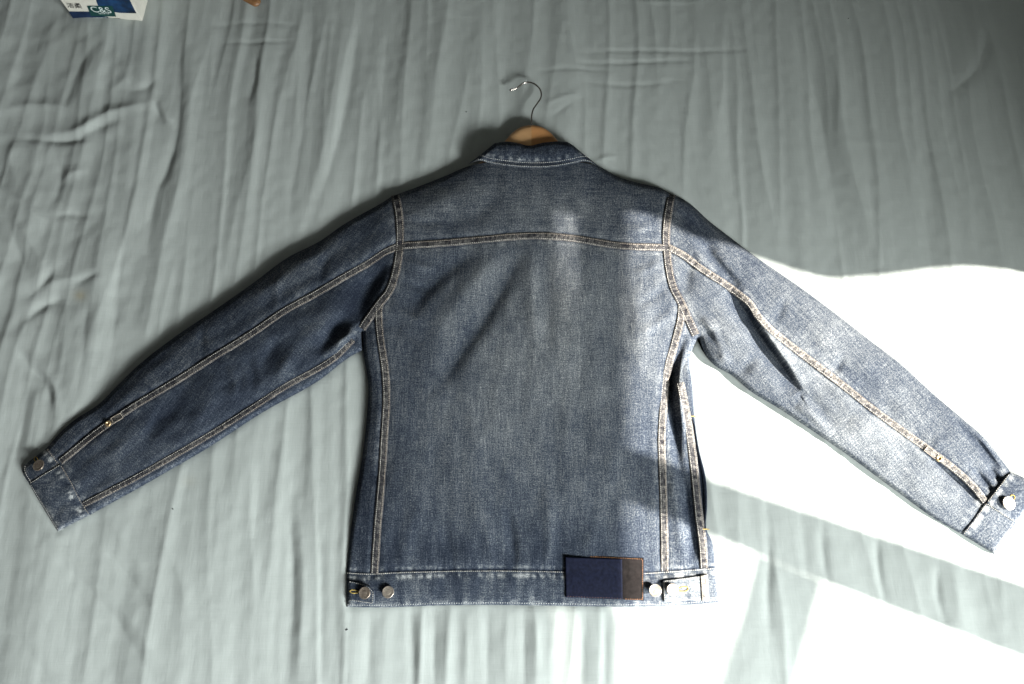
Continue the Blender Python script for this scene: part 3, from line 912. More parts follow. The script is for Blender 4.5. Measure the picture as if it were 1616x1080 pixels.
xs = axis(-1.12, 1.12, 0.0030, 2.2)
ys = axis(-0.52, 0.80, 0.0034, 2.0)
X, Y = np.meshgrid(xs, ys, indexing='ij')
px, py = P(X, Y, np.zeros_like(X))
x = px.ravel(); y = py.ravel()
Z = sheetH(X.ravel(), Y.ravel(), x, y)
near = (x > -30) & (x < 1690) & (y > 150) & (y < 1010)
dj = np.full(x.shape, 200.0)
d_, _, _ = pdist(x[near], y[near], SIL[::3] if True else SIL)
ins = inside(x[near], y[near], SIL)
dj[near] = np.where(ins, -d_, d_)
flat = sstep(12, -12, dj)
Z = Z * (1 - 0.85 * flat) - 3.0 * sstep(2, -16, dj) - 1.2 * flat
stain = 0.5 * np.exp(-((x - 127) / 10) ** 2 - ((y - 467) / 8) ** 2)
stain += 0.10 * np.exp(-((x - 300) / 12) ** 2 - ((y - 760) / 9) ** 2)
V = np.stack([X.ravel(), Y.ravel(), Z / 1000.0], -1)
F = orient_up(V, grid_faces(len(xs), len(ys)))
sheet = link('bed_sheet', mesh_from('bed_sheet', V, F, {'stain': stain}), None, SHEET, 'structure')

# ------------------------------------------------------------------ window wall, curtain and added sun blockers outside the picture
WALLM = simple_mat('painted_plaster', (0.55, 0.55, 0.52), 0.9, var=0.05, scale=8)
CURT = simple_mat('grey_curtain', (0.20, 0.21, 0.20), 0.9, var=0.1, scale=20)
wb = W(1130, 1080) - W(1190, 870); wb[2] = 0; wb /= np.linalg.norm(wb)
WN = np.array([-wb[1], wb[0], 0.0])
if WN[0] < 0:
    WN = -WN
W0 = W(1616, 760) + az * 0.75


def to_plane(p, p0, n):
    d = LAMP - p
    t = ((p0 - p) @ n) / (d @ n)
    return p + d * t


def slab(name, pts, p0, n, thick, mat, parent=None):
    """prism whose outline is pts (bed points) carried along the sunbeam onto a plane."""
    q = np.array([to_plane(np.asarray(p, float), p0, n) for p in pts])
    k = len(q)
    V = np.vstack([q, q + n * thick])
    me = bpy.data.meshes.new(name)
    fs = [list(range(k)), list(range(2 * k - 1, k - 1, -1))] + [[i, i + k, (i + 1) % k + k, (i + 1) % k] for i in range(k)]
    me.from_pydata([tuple(v) for v in V], [], [f[::-1] for f in fs])
    me.update()
    return link(name, me, parent, mat, None if parent else 'structure', smooth=False)


def bw(x_, y_, z=0.0):
    return W(x_, y_, z)


wall = empty('window_wall', (W0[0], W0[1], 0), kind='structure')
wall['kind'] = 'structure'


def wslab(name, pts, mat, thick=0.03):
    o = slab(name, pts, W0, WN, thick, mat)
    del o['kind']
    o.parent = wall
    o.matrix_parent_inverse = wall.matrix_basis.inverted() if False else o.matrix_parent_inverse
    o.location = (-W0[0], -W0[1], 0)
    return o


hem = D([(900, 330), (960, 330), (1000, 340), (1030, 362), (1070, 372), (1130, 386), (1195, 406), (1240, 422), (1290, 433), (1345, 430), (1420, 422), (1500, 414), (1560, 418), (1616, 428), (1700, 440), (1800, 450)], 12)
hw_ = [bw(a, b_) for a, b_ in hem]
wslab('curtain', hw_ + [np.array([2.2, 1.0, 0]), np.array([2.2, 2.4, 0]), np.array([-0.6, 2.4, 0]), np.array([-0.6, hw_[0][1], 0])], CURT, 0.02)
wslab('mullion', [bw(860, 668), bw(1120, 757), bw(1616, 925), bw(1900, 1022), bw(1900, 1143), bw(1616, 1036), bw(1265, 904), bw(1190, 872), bw(1110, 840), bw(860, 748)], WALLM, 0.03)
wslab('transom', [bw(1190, 874), bw(1265, 906), bw(1214, 1085), bw(1170, 1240), bw(1085, 1240), bw(1130, 1085)], WALLM, 0.03)
# unseen sheet added across the beam: its edge gives the soft left limit of the sun patch
BLOCK0 = np.array([0, 0, 1.12]); BLOCK_N = np.array([0, 0, 1.0])


def edge_x(yv):
    return np.interp(yv, [200, 345, 700, 880, 945, 980, 1200], [957, 954, 954, 956, 970, 986, 984])


E = lambda yv, off=0: bw(edge_x(yv) + off, yv)
LOW0 = np.array([0, 0, 1.25])
slab('sun_edge_blocker', [E(200), E(345), E(700), E(880), E(945), E(980), E(1200), E(1900), bw(920, 1900), bw(920, 1080), bw(915, 980), bw(905, 200)], BLOCK0, BLOCK_N, 0.002, CURT)
slab('sun_slit_blocker', [bw(935, 200), bw(930, 980), bw(935, 1080), bw(935, 1900), bw(900, 1900), bw(902, 1080), bw(899, 980), bw(878, 930), bw(864, 880), bw(858, 780), bw(858, 560), bw(864, 310), bw(866, 250), bw(866, 200)], LOW0, BLOCK_N, 0.002, CURT)  # unseen sheets added in the beam; the gap between them makes the light streak
slab('sun_slit_blocker', [bw(865, 290), bw(846, 306), bw(848, 380), bw(853, 450), bw(857, 540), bw(857.5, 640), bw(854, 780), bw(863, 850), bw(876, 935), bw(886, 985), bw(888, 1080), bw(888, 1900), bw(-900, 2300), bw(-1200, -600), bw(1000, -600), bw(935, 204), bw(866, 204)], LOW0, BLOCK_N, 0.002, CURT)

# ------------------------------------------------------------------ the jacket
JL = W(830, 940, 0.0)
jacket = empty('denim_jacket', (0, 0, 0), 'faded indigo denim jacket lying back up on the sheet with both sleeves spread', 'jacket')

armL = D(ARM_L, 2); armR = D(ARM_R, 2)


def part_of(c, a, b):
    """sub-curve of dense c between nearest points to a and b."""
    i = np.argmin(((c - np.array(a)) ** 2).sum(1)); j = np.argmin(((c - np.array(b)) ** 2).sum(1))
    r = c[min(i, j):max(i, j) + 1]
    r = r if i <= j else r[::-1]
    r = r.copy(); r[0] = a; r[-1] = b
    return r


yoke = D(YOKE, 2); waist = D(WAIST, 2); sideL = D(SIDE_L, 2); sideR = D(SIDE_R, 2)
# front side of the jacket, seen only past the right pocket
pk = D(POCKET, 2)


def frontH(px, py):
    h = jacketH(px, py)
    lo = sstep(548, 575, py) * sstep(872, 840, py)
    edge = pdist(px, py, D(OUT_R, 4))[0]
    low = 0.0055 * np.sqrt(np.clip(1 - (1 - np.clip(edge / 4, 0, 1)) ** 2, 0, 1)) + 0.0006 * perlin(px / 9, py / 14, 3)
    cav = sstep(650, 672, py) * sstep(842, 826, py)
    lip = 0.0018 + 0.0095 * np.exp(-((edge - 1.3) / 1.3) ** 2) * np.clip(edge / 0.7, 0, 1)
    low = low * (1 - cav) + lip * cav
    return h * (1 - lo) + np.minimum(low, h) * lo


pk_in = pk + np.stack([np.interp(pk[:, 1], [529, 560, 860, 897], [0, -5, -5, 0]), 0 * pk[:, 1]], -1)
panel('front_panel', jacket, pk_in, D(OUT_R, 2), np.array([pk_in[0], OUT_R[0]], float), np.array([pk_in[-1], OUT_R[-1]], float), base=0.30, Hf=frontH, grain=90)
panel('yoke', jacket, D(SHOULDER, 2), yoke, part_of(armL, ARM_L[0], YOKE[0]), part_of(armR, ARM_R[0], YOKE[-1]), base=0.34, grain=0)
panel('back_panel', jacket, yoke, part_of(waist, (591, 905), (1049, 902)),
      np.vstack([part_of(armL, YOKE[0], (600, 478)), sideL[1:-1], [(591, 905)]]), np.vstack([part_of(armR, YOKE[-1], (1076, 480)), sideR[1:-1], [(1049, 902)]]), base=0.35, grain=90)
panel('side_panel', jacket, part_of(armL, (600, 478), (571, 519))[::-1], part_of(waist, (547, 903), (591, 905)), D(OUT_L, 2), sideL, base=0.32, grain=90)
panel('side_panel', jacket, part_of(armR, (1076, 480), (1098, 529)), part_of(waist, (1049, 902), (1112, 897)), sideR, pk, base=0.34, grain=90)


def sleeve(left):
    up, elb, low, cs, arm = (L_UP, L_ELB, L_LOW, L_CSEAM, armL) if left else (R_UP, R_ELB, R_LOW, R_CSEAM, armR)
    up, elb, low, cs = D(up, 2), D(elb, 2), D(low, 2), D(cs, 2)
    g = 90 - 33 if left else 90 + 36
    g = -33 if left else 36
    e = elb[-1]
    i = np.argmin(((cs - e) ** 2).sum(1))
    a_top = arm[0]; a_mid = arm[np.argmin(((arm - elb[0]) ** 2).sum(1))]
    d0 = np.vstack([[up[0]], part_of(arm, arm[2], a_mid)[1:], ]) if True else None
    el2 = np.vstack([[a_mid], elb[1:-1], [cs[i]]])
    s = empty('sleeve', (0, 0, 0))
    s.parent = jacket
    gr = 90 + 33 if left else 90 - 36
    panel('upper_panel', s, up, el2, d0, cs[:i + 1], base=0.31 if left else 0.355, grain=gr)  # right sleeve base raised: sunlight put into its cloth colour
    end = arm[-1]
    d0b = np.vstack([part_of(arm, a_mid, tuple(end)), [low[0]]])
    panel('lower_panel', s, el2, low, d0b, cs[i:], base=0.28 if left else 0.39, grain=gr)  # right side paler here too, painting in the sunlit look
    return s


sl = sleeve(True); sr = sleeve(False)

# waistband
panel('waistband', jacket, waist, D(HEM, 2), np.array([(547, 903), (547, 958)], float), np.array([(1129, 896), (1135, 951)], float), base=0.33, lift=0.6, grain=0, edgefade=0.15)

# collar
colH0 = D(COL_BOT, 2)


def collarH(px, py):
    h = jacketH(px, py)
    mid = np.exp(-((px - 838) / 16) ** 2)
    v = np.clip((py - 226) / 38, 0, 1)
    hh = 0.031 - 0.006 * (v - 0.35) ** 2 * 4 - 0.004 * mid * (1 - v) - 0.007 * np.clip(np.abs(px - 840) / 100, 0, 1) ** 2
    hh += 0.0007 * perlin(px / 9, py / 12, 8) + 0.0009 * perlin(px / 24, py / 20, 9)
    edge = np.minimum(pdist(px, py, np.vstack([D(COL_L, 3)[::-1], D(COL_TOP, 3), D(COL_R, 3)]))[0], 6)
    rr = np.sqrt(1 - (1 - edge / 6) ** 2)
    hh = np.maximum(hh, h + 0.002)
    return hh * (0.45 + 0.55 * rr)


collar = panel('collar', jacket, D(COL_TOP, 2), colH0, D(COL_L, 2), D(COL_R, 2), base=0.27, lift=2.0, skirt=True, sk_to=-1.0, Hf=collarH, grain=0, edgefade=0.4, step=1.6)

# cuffs
cuL = panel('cuff', sl, D(L_CSEAM, 2), D(L_CEND, 2), np.array([L_CSEAM[0], L_CEND[0]], float), np.array([L_CSEAM[-1], L_CEND[-1]], float), base=0.33, lift=1.6, skirt=True, grain=40, edgefade=0.3, step=1.8)
cuR = panel('cuff', sr, D(R_CSEAM, 2), D(R_CEND, 2), np.array([R_CSEAM[0], R_CEND[0]], float), np.array([R_CSEAM[-1], R_CEND[-1]], float), base=0.31, lift=1.6, skirt=True, grain=-40, edgefade=0.3, step=1.8)

# felled seams
seam('yoke_seam', jacket, YOKE, 5.6, 1.9, 1)
seam('armhole_seam', jacket, ARM_L, 6.4, 2.2, 2)
seam('armhole_seam', jacket, ARM_R, 6.2, 2.2, 3)
seam('side_seam', jacket, SIDE_L, 6.0, 2.0, 4, mats=(THREAD_TAN, THREAD_PALE))
seam('side_seam', jacket, SIDE_R, 6.0, 2.0, 5, mats=(THREAD_TAN, THREAD_PALE), base=0.38)
seam('pocket_edge', jacket, [(1073, 604), (1078, 628), (1085, 665), (1091, 705), (1097, 755), (1103, 815), (1109, 862), (1111, 897)], 6.2, 2.2, 6, mats=(THREAD_TAN, THREAD_PALE), base=0.36)
seam('elbow_seam', sl, L_ELB, 5.4, 2.0, 7)
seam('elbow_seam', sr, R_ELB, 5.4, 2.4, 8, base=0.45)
seam('inner_seam', sl, L_INS, 4.8, 1.8, 9, base=0.26)

# single rows of stitching
off = lambda c, dx, dy: np.asarray(c, float) + np.array([dx, dy])
HZ = lambda add: (lambda x_, y_: jacketH(x_, y_) + add / 1000.0)
wb_o = [o for o in jacket.children if o.name.startswith('waistband')][0]
stitches('stitching', wb_o, off(waist, 0, 1.5), HZ(0.9), THREAD_PALE, width=1.0, seed=1)
stitches('stitching', wb_o, off(D(HEM, 2), 0, -3.4), HZ(0.9), THREAD_GREY, pitch=3.8, length=2.0, width=1.3, seed=2)
CZ = lambda add: (lambda x_, y_: collarH(x_, y_) + add / 1000.0)
stitches('stitching', collar, off(colH0[6:-6], 0, -2.0), CZ(2.2), THREAD_GREY, width=1.0, seed=3)
stitches('stitching', collar, off(colH0[8:-8], 0, -8.0), CZ(2.3), THREAD_GREY, width=1.0, seed=4)


def frac_line(c0, c1, f):
    a = resample(np.asarray(c0, float), n=60); b_ = resample(np.asarray(c1, float), n=60)
    return a * (1 - f) + b_ * f


for cu, cs, ce in ((cuL, L_CSEAM, L_CEND), (cuR, R_CSEAM, R_CEND)):
    for k, f in enumerate((0.05, 0.93)):
        stitches('stitching', cu, frac_line(D(cs, 2), D(ce, 2), f)[1:-1], HZ(1.9), THREAD_PALE if k else THREAD_TAN, seed=10 + k)


# ------------------------------------------------------------------ small pieces on the jacket
def poly_slab(name, parent, tl, tr, br, bl_, lift, mat, base=0.35, edgefade=0.25, grain=0, step=1.6, Hf=jacketH, bulge=None):
    a, b_, c, d = [np.asarray(q, float) for q in (tl, tr, br, bl_)]
    top = np.array([a, b_]) if bulge is None else D([a] + bulge.get('top', []) + [b_], 2)
    bot = np.array([d, c]) if bulge is None else D([d] + bulge.get('bot', []) + [c], 2)
    lf = np.array([a, d]); rt = np.array([b_, c]) if bulge is None or 'right' not in bulge else D([b_] + bulge['right'] + [c], 2)
    return panel(name, parent, top, bot, lf, rt, mat=mat, base=base, lift=lift, skirt=True, grain=grain, edgefade=edgefade, step=step, Hf=Hf)


tabL = poly_slab('waist_tab', jacket, (549, 916), (584, 926), (590.5, 955), (549, 949.5), 3.0, DENIM, 0.28, bulge={'top': [(570, 920)], 'right': [(591, 934)]})
tabR = poly_slab('waist_tab', jacket, (1045.5, 916), (1117, 907), (1118.5, 947.5), (1047, 949.5), 4.2, DENIM, 0.42)
for o_, ring in ((tabL, [(551, 918), (570, 922.5), (582, 928), (588.5, 935), (588, 952.5), (551, 947)]),
                 (tabR, [(1114, 909), (1048, 918), (1049, 947), (1116, 945.5)])):
    stitches('stitching', o_, resample(np.array(ring, float), 2.0), HZ(3.1 if o_ is tabL else 4.3), THREAD_PALE, seed=20)
strap = poly_slab('tab_strap', tabR, (1104, 908), (1117, 906), (1119, 947.5), (1107, 948.5), 5.6, DENIM_SEAM, 0.46)
for dx in (2.5, 10.0):
    stitches('stitching', strap, np.array([(1104 + dx, 909), (1106.5 + dx, 946)], float), HZ(5.8), THREAD_TAN, seed=21)

_cq = np.array([(893, 880), (1014, 882), (1014, 946), (893, 942)], float)
_ch = jacketH(_cq[:, 0], _cq[:, 1])
_ck = np.linalg.lstsq(np.c_[_cq, np.ones(4)], _ch, rcond=None)[0]


def patchH(x_, y_):
    return 0.22 * jacketH(x_, y_) + 0.78 * (_ck[0] * x_ + _ck[1] * y_ + _ck[2] + 0.0008)


backing = poly_slab('label_patch', jacket, (929, 877), (1016, 881), (1016, 948), (929, 945), 1.8, LEATHER_WORN, Hf=patchH)
backing['label'] = 'worn dark brown end of the leather patch'
leaf = poly_slab('leather_patch', jacket, (891.5, 878.5), (982, 881.5), (983, 946.5), (892.5, 943), 3.4, LEATHER, Hf=patchH)
leaf['label'] = 'blank navy leather patch above the hem'
stitches('stitching', backing, resample(np.array([(931, 878.6), (1014, 882.6), (1014, 946), (986, 945.6)], float), 2.0), lambda x_, y_: patchH(x_, y_) + 0.0021, THREAD_ORANGE, pitch=3.6, width=1.0, seed=30)
stitches('stitching', leaf, resample(np.array([(894, 941.4), (981, 944.6)], float), 2.0), lambda x_, y_: patchH(x_, y_) + 0.0036, THREAD_ORANGE, pitch=4.2, length=1.6, width=0.6, seed=31)


def lathe(name, parent, prof, seg, loc, mat, tilt=(0, 0)):
    """prof: (r, z) in metres, top centre last."""
    a = np.linspace(0, 2 * np.pi, seg, endpoint=False)
    V = []
    for r, z in prof:
        V.append(np.stack([r * np.cos(a), r * np.sin(a), np.full(seg, z)], -1))
    V = np.vstack(V)
    n = len(prof)
    F = []
    for i in range(n - 1):
        for j in range(seg):
            k = (j + 1) % seg
            F.append((i * seg + j, i * seg + k, (i + 1) * seg + k, (i + 1) * seg + j))
    tz = V[:, 0] * math.tan(tilt[0]) + V[:, 1] * math.tan(tilt[1])
    V = V + np.stack([0 * tz, 0 * tz, tz], -1) + np.asarray(loc)
    me = mesh_from(name, V, np.array(F))
    return link(name, me, parent, mat)


def button(parent, px_, py_, lift, r=9.3, mat=BRONZE, tilt=(0, 0)):
    z = float(jacketH(np.array([px_]), np.array([py_]))[0]) + lift / 1000.0
    loc = W(px_, py_, z + 0.003)
    R = r * CH / (FPX * math.cos(TH) + (py_ - 540) * math.sin(TH))
    pr = [(0.35 * R, -0.004), (0.4 * R, -0.0012), (0.9 * R, -0.0006), (R, 0.0003), (0.98 * R, 0.0010), (0.90 * R, 0.0013), (0.82 * R, 0.0009), (0.70 * R, 0.0007), (0.62 * R, 0.0011),
          (0.56 * R, 0.0007), (0.40 * R, 0.0008), (0.34 * R, 0.0013), (0.28 * R, 0.0008), (0.15 * R, 0.0012), (0.001 * R, 0.0014)]
    return lathe('button', parent, pr, 28, loc, mat, tilt)


BRIGHT = simple_mat('polished_bronze', (0.60, 0.52, 0.44), 0.38, 0.8, var=0.2, scale=420, bstr=0.2)
button(wb_o, 575.3, 936, 4.0, tilt=(0.10, 0.03))
button(wb_o, 612.5, 934.6, 1.6, tilt=(0.03, -0.04), mat=BRIGHT)
button(wb_o, 1034, 932, 5.0, r=9.8, mat=BRIGHT)
button(wb_o, 1061.5, 931, 6.0, r=9.6, mat=BRIGHT, tilt=(-0.08, 0))
button(cuL, 61.0, 734.5, 3.0, r=9.0, tilt=(0.12, -0.15))
button(cuR, 1592, 794.5, 4.4, r=10.5, mat=BRIGHT, tilt=(-0.12, 0.05))


def eyelet(parent, a, b_, wd, lift, mat=THREAD_YELLOW, seed=0):
    """keyhole buttonhole: a closed ring of thread."""
    a = np.array(a, float); b_ = np.array(b_, float)
    t = b_ - a; L = np.linalg.norm(t); t /= L
    n = np.array([-t[1], t[0]])
    ang = np.linspace(0, 2 * np.pi, 60)
    c = (a + b_) / 2
    q = c + np.outer(np.cos(ang) * L / 2, t) + np.outer(np.sin(ang) * wd / 2 * (1 - 0.35 * np.cos(ang)), n)
    return stitches('buttonhole', parent, q, HZ(lift), mat, pitch=1.5, length=1.8, width=1.5, seed=seed)


eyelet(tabL, (552.5, 933.5), (567, 934.5), 5, 3.5)
eyelet(tabR, (1086, 929), (1069, 930.5), 7, 4.7)
eyelet(cuL, (55.5, 721.5), (59, 731), 5, 2.3)

# the overlapping cuff end (flap) and its button
flap = poly_slab('cuff_flap', sr, (1594, 745), (1556, 794), (1602, 826), (1643, 766), 3.6, DENIM, 0.33, step=1.8)
stitches('stitching', flap, np.array([(1557.5, 795.5), (1601, 823.5)], float), HZ(3.9), THREAD_PALE, seed=41)
stitches('stitching', flap, np.array([(1592.5, 749), (1559, 792)], float), HZ(3.9), THREAD_PALE, seed=42)
eyelet(flap, (1600, 782), (1593, 792), 7, 4.0)
# left cuff: button end lies under the main cuff; a raised edge marks the overlap
flapL = poly_slab('cuff_flap', sl, (95, 732), (46, 762), (90.5, 837.5), (140.5, 812), 3.2, DENIM, 0.33, step=1.8)
stitches('stitching', flapL, np.array([(93.5, 734.5), (47.5, 763)], float), HZ(3.5), THREAD_PALE, seed=43)
stitches('stitching', flapL, np.array([(48, 765), (91, 835.5)], float), HZ(3.5), THREAD_GREY, seed=44)
stitches('stitching', flapL, resample(np.array([(96.5, 735), (112, 762), (126, 790), (139.5, 811)], float), 3), HZ(3.5), THREAD_TAN, seed=45)

# bar tacks and rivets on the sleeve slits
for s_, (ax, ay), (bx_, by_), (rx_, ry_) in ((sl, (176, 665), (193, 655), (170.5, 668.8)), (sr, (1460, 706.5), (1480, 722), (1482, 724))):
    t = np.array([bx_ - ax, by_ - ay], float); L = np.linalg.norm(t); t /= L
    nn = np.array([-t[1], t[0]])
    hwid = 5.2
    q = [np.array([ax, ay]) - nn * hwid, np.array([bx_, by_]) - nn * hwid, np.array([bx_, by_]) + nn * hwid, np.array([ax, ay]) + nn * hwid]
    tk = poly_slab('bar_tack', s_, q[0], q[1], q[2], q[3], 3.2, DENIM_SEAM, 0.42, step=1.2)
    ring = np.array(q + [q[0]]) * 0.86 + np.mean(q, 0) * 0.14
    stitches('stitching', tk, resample(ring, 1.5), HZ(3.6), THREAD_TAN, pitch=2.0, length=1.9, width=1.1, seed=50)
    z = float(jacketH(np.array([rx_]), np.array([ry_]))[0]) + 0.0032
    R = 0.0047
    lathe('rivet', s_, [(R, -0.002), (R, 0.0006), (0.85 * R, 0.0013), (0.55 * R, 0.0014), (0.42 * R, 0.0002), (0.3 * R, -0.0004), (0.001 * R, -0.0004)], 20, W(rx_, ry_, z), BRASS)
# thread tacks where the pocket ends
for (tx, ty) in ((1093, 657), (1114, 835)):
    stitches('bar_tack', jacket, np.array([(tx - 5, ty), (tx + 5, ty + 0.5)], float), lambda x_, y_: frontH(x_, y_) * 0 + 0.012, THREAD_YELLOW, pitch=1.3, length=2.6, width=1.6, seed=60)

# ------------------------------------------------------------------ hanger
hanger = empty('coat_hanger', tuple(W(838, 210, 0.0)), 'wooden coat hanger with steel hook sticking out of the jacket collar', 'hanger')


def local(o, parent):
    """keep world coordinates of a mesh built in world space under a placed empty."""
    o.location = -np.array(parent.location)
    return o


def hanger_arm(side, mat):
    # plan outline from the neck to the arm tip, in px ; centre line x = 838.7
    s = -1 if side == 'l' else 1
    top = [(838.7, 197), (838.7 + s * 16, 200.5), (838.7 + s * 30, 209.5), (838.7 + s * 42.5, 223.5), (838.7 + s * 62, 243), (838.7 + s * 120, 280), (838.7 + s * 190, 318)]
    bot = [(838.7, 268), (838.7 + s * 16, 268), (838.7 + s * 30, 272), (838.7 + s * 44, 280), (838.7 + s * 70, 292), (838.7 + s * 120, 315), (838.7 + s * 190, 345)]
    t = resample(dense(top, 2), n=80); b_ = resample(dense(bot, 2), n=80)
    k = 18
    ph = np.linspace(0, 2 * np.pi, k, endpoint=False)
    V = []
    sgn = lambda a: np.sign(a)
    for i in range(80):
        mid = (t[i] + b_[i]) / 2; hv = (t[i] - b_[i]) / 2
        zc = 0.0125 - 0.004 * (i / 79.0); th = 0.0065
        cx = sgn(np.cos(ph)) * np.abs(np.cos(ph)) ** 0.55; sz = sgn(np.sin(ph)) * np.abs(np.sin(ph)) ** 0.55
        # the two halves slope away from the joint
        zz = zc + sz * th - 0.0022 * abs(mid[0] - 838.7) / 45.0
        V.append(W(mid[0] + hv[0] * cx, mid[1] + hv[1] * cx, np.maximum(zz, 0.001)))
    V = np.array(V).reshape(-1, 3)
    F = [(i * k + j, i * k + (j + 1) % k, (i + 1) * k + (j + 1) % k, (i + 1) * k + j) for i in range(79) for j in range(k)]
    F = np.array(F)
    if s < 0:
        F = F[:, ::-1]
    me = mesh_from('arm', V, F)
    o = link('arm', me, hanger, mat)
    return local(o, hanger)


hanger_arm('l', WOOD_LIGHT)
hanger_arm('r', WOOD_DARK)


def tube(name, parent, pts, rad, mat, seg=12, cap_ball=False):
    c = np.asarray(pts, float)
    t = np.gradient(c, axis=0); t /= np.linalg.norm(t, axis=1)[:, None]
    up = np.array([0, 0, 1.0])
    V = []
    rad = np.broadcast_to(rad, (len(c),))
    for p, d, r in zip(c, t, rad):
        a = np.cross(up, d); a /= np.linalg.norm(a); b_ = np.cross(d, a)
        ang = np.linspace(0, 2 * np.pi, seg, endpoint=False)
        V.append(p + r * (np.outer(np.cos(ang), a) + np.outer(np.sin(ang), b_)))
    V = np.vstack(V)
    F = np.array([(i * seg + j, i * seg + (j + 1) % seg, (i + 1) * seg + (j + 1) % seg, (i + 1) * seg + j) for i in range(len(c) - 1) for j in range(seg)])
    me = mesh_from(name, V, F)
    return link(name, me, parent, mat)


hp = dense([(838.6, 204), (838.8, 190), (839.3, 181), (842, 172), (848, 163.5), (853.6, 154), (853.4, 144), (846, 134.5), (835, 130), (826, 131.8), (815, 139.5), (809, 141.5), (804.5, 142.5)], 1.5)
hz = np.interp(np.arange(len(hp)), [0, len(hp) - 1], [0.0145, 0.010])
H3 = np.array([W(a, b_, z_) for (a, b_), z_ in zip(hp, hz)])
rad = np.full(len(hp), 0.00135)
rad[-3:] = (0.0020, 0.0021, 0.0012)
local(tube('hook', hanger, H3, rad, STEEL), hanger)

# ------------------------------------------------------------------ tissue box, upper left (only its lower front shows)
CARD = simple_mat('white_card', (0.58, 0.56, 0.50), 0.6, var=0.06, scale=90)
INK_NAVY = simple_mat('navy_print', (0.008, 0.020, 0.055), 0.45, var=0.5, scale=50)
INK_BLUE = simple_mat('blue_print', (0.006, 0.030, 0.085), 0.45, var=0.7, scale=45)
INK_GREEN = simple_mat('dark_green_print', (0.006, 0.045, 0.042), 0.45, var=0.2, scale=50)
INK_WHITE = simple_mat('white_print', (0.55, 0.62, 0.60), 0.5, var=0.05, scale=50)
INK_BLACK = simple_mat('black_print', (0.012, 0.014, 0.020), 0.5, var=0.2, scale=50)
A = W(116, 28.5, 0.0); Bp = W(226, 34.5, 0.0)
ex = (Bp - A); BWID = np.linalg.norm(ex); ex /= BWID
ey = np.array([-ex[1], ex[0], 0.0])           # away from the camera
BDEP, BHGT = 0.120, 0.085
box = empty('tissue_box', tuple(A), 'white and navy printed tissue box lettered C&S at the top left edge', 'box')
bx0 = bpy.data.meshes.new('carton')


def box_pt(u, d, z):
    return A + ex * u + ey * d + np.array([0, 0, z])


import bmesh
bm = bmesh.new()
vs = [bm.verts.new(tuple(box_pt(u, d, z) - A)) for z in (0.0006, BHGT) for (u, d) in ((0, 0), (BWID, 0), (BWID, BDEP), (0, BDEP))]
for f in ((3, 2, 1, 0), (4, 5, 6, 7), (0, 1, 5, 4), (1, 2, 6, 5), (2, 3, 7, 6), (3, 0, 4, 7)):
    bm.faces.new([vs[i] for i in f])
bmesh.ops.bevel(bm, geom=list(bm.edges), offset=0.0016, segments=2, affect='EDGES', profile=0.6)
bm.to_mesh(bx0); bm.free()
carton = link('carton', bx0, box, CARD, smooth=False)


def on_front(px_, py_, out=0.0004):
    """photo pixel -> point on the carton's front face."""
    s, c = math.sin(TH), math.cos(TH)
    r = np.array([px_ - 808.0, FPX * s + (540 - py_) * c, -FPX * c + (540 - py_) * s])
    t = ((A - CAM) @ ey) / (r @ ey)
    return CAM + r * t - ey * out


def ink(name, pts, mat, out=0.0005):
    q = [tuple(on_front(a, b_, out) - A) for a, b_ in pts]
    me = bpy.data.meshes.new(name)
    me.from_pydata(q, [], [list(range(len(q)))])
    me.update()
    return link(name, me, carton, mat, smooth=False)


def zpx(x_, y_):
    return (90 + x_ / 10.1, y_ / 10.1)


ink('blue_panel', [zpx(*q) for q in ((560, -160), (1090, -150), (1265, 212), (1000, 205), (890, 190), (655, 92))], INK_BLUE)
ink('navy_panel', [zpx(*q) for q in ((185, 182), (520, 185), (640, 250), (815, 268), (830, 322), (520, 318), (260, 300))], INK_NAVY, 0.0006)
ink('green_panel', [zpx(*q) for q in ((475, 88), (880, 92), (945, 262), (545, 252))], INK_GREEN, 0.0008)


def lettering(name, txt, at, size, mat, out=0.0011, shear=0.0, bold=0.0):
    cu = bpy.data.curves.new(name, 'FONT')
    cu.body = txt
    cu.size = size
    cu.shear = shear
    cu.offset = bold
    o = bpy.data.objects.new(name + '_source', cu)
    sc.collection.objects.link(o)
    dg = bpy.context.evaluated_depsgraph_get()
    me = bpy.data.meshes.new_from_object(o.evaluated_get(dg))
    bpy.data.objects.remove(o)
    p0 = on_front(*at, out) - A
    for v in me.vertices:
        q = p0 + ex * v.co.x + np.array([0, 0, 1.0]) * v.co.y
        v.co = tuple(q)
    me.materials.clear()
    return link(name, me, carton, mat, smooth=False)


lettering('lettering', 'C&S', zpx(565, 186), 0.0205, INK_WHITE, bold=0.0001)
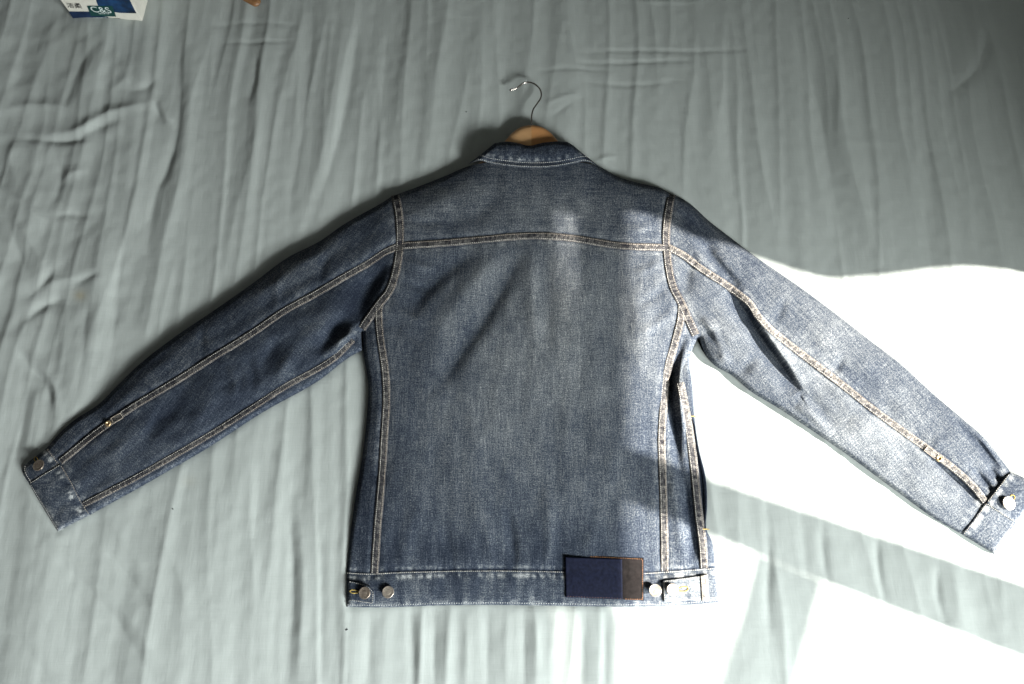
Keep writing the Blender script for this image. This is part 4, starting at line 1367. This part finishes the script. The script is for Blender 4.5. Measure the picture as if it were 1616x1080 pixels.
# rows of fine print too small to read: short uneven ink dashes
for x0_, x1_, y_, h_, m_ in ((665, 830, 214, 11, INK_WHITE), (580, 790, 282, 16, INK_WHITE), (820, 1000, 296, 16, INK_BLACK)):
    xx = x0_
    while xx < x1_:
        wd_ = 10 + 9 * ((xx * 7919) % 13) / 13.0
        ink('fine_print', [zpx(*q) for q in ((xx, y_ - h_ / 2), (xx + wd_, y_ - h_ / 2), (xx + wd_ + 3, y_ + h_ / 2), (xx + 3, y_ + h_ / 2))], m_, 0.0010)
        xx += int(wd_ + 9)
lettering('script_lettering', '洁柔', zpx(165, 112), 0.0140, INK_BLACK, shear=0.25)

# ------------------------------------------------------------------ brown wooden handle at the top edge
hd0 = W(410, 7, 0.006); hd1 = W(330, -40, 0.012)
handle = empty('wooden_handle', tuple(W(410, 7, 0.0)), 'rounded tip of a brown wooden handle at the top edge', 'handle')
n = 40
tt = np.linspace(0, 1, n)
cc = hd0[None] * (1 - tt)[:, None] + hd1[None] * tt[:, None]
k = 16
dirv = (hd1 - hd0); dirv /= np.linalg.norm(dirv)
sidev = np.cross([0, 0, 1.0], dirv); sidev /= np.linalg.norm(sidev)
Vh = []
for i in range(n):
    r = 0.0092 * math.sqrt(max(0.0, 1 - (1 - min(1, tt[i] / 0.08)) ** 2)) * (1 + 0.25 * tt[i]) + 0.0002
    ang = np.linspace(0, 2 * np.pi, k, endpoint=False)
    Vh.append(cc[i] + r * np.outer(np.cos(ang), sidev) + 0.6 * r * np.outer(np.sin(ang), np.array([0, 0, 1.0])))
Vh = np.vstack(Vh)
Fh = np.array([(i * k + j, i * k + (j + 1) % k, (i + 1) * k + (j + 1) % k, (i + 1) * k + j) for i in range(n - 1) for j in range(k)])
o = link('grip', mesh_from('grip', Vh, Fh), handle, WOOD_BROWN)
local(o, handle)

# ------------------------------------------------------------------ lint on the sheet
LINT = simple_mat('dark_lint', (0.03, 0.03, 0.035), 0.9)
for (lx, ly, a, ln) in ((548, 994, 0.5, 0.0045), (736, 178, 0.9, 0.0022), (274, 804, -0.4, 0.003), (1339, 29, -0.5, 0.002)):
    p = W(lx, ly, 0.0)
    qx, qy = np.array([p[0]]), np.array([p[1]])
    zz = sheetH(qx, qy, np.array([float(lx)]), np.array([float(ly)]))[0] / 1000.0 + 0.0006
    s = np.linspace(-0.5, 0.5, 7)
    pts = np.stack([p[0] + ln * s * math.cos(a) + 0.0004 * np.sin(s * 9), p[1] + ln * s * math.sin(a), np.full(7, zz)], -1)
    tube('lint', sheet, pts, np.array([0.0001, 0.0004, 0.0005, 0.00055, 0.0005, 0.0004, 0.0001]), LINT, 6)
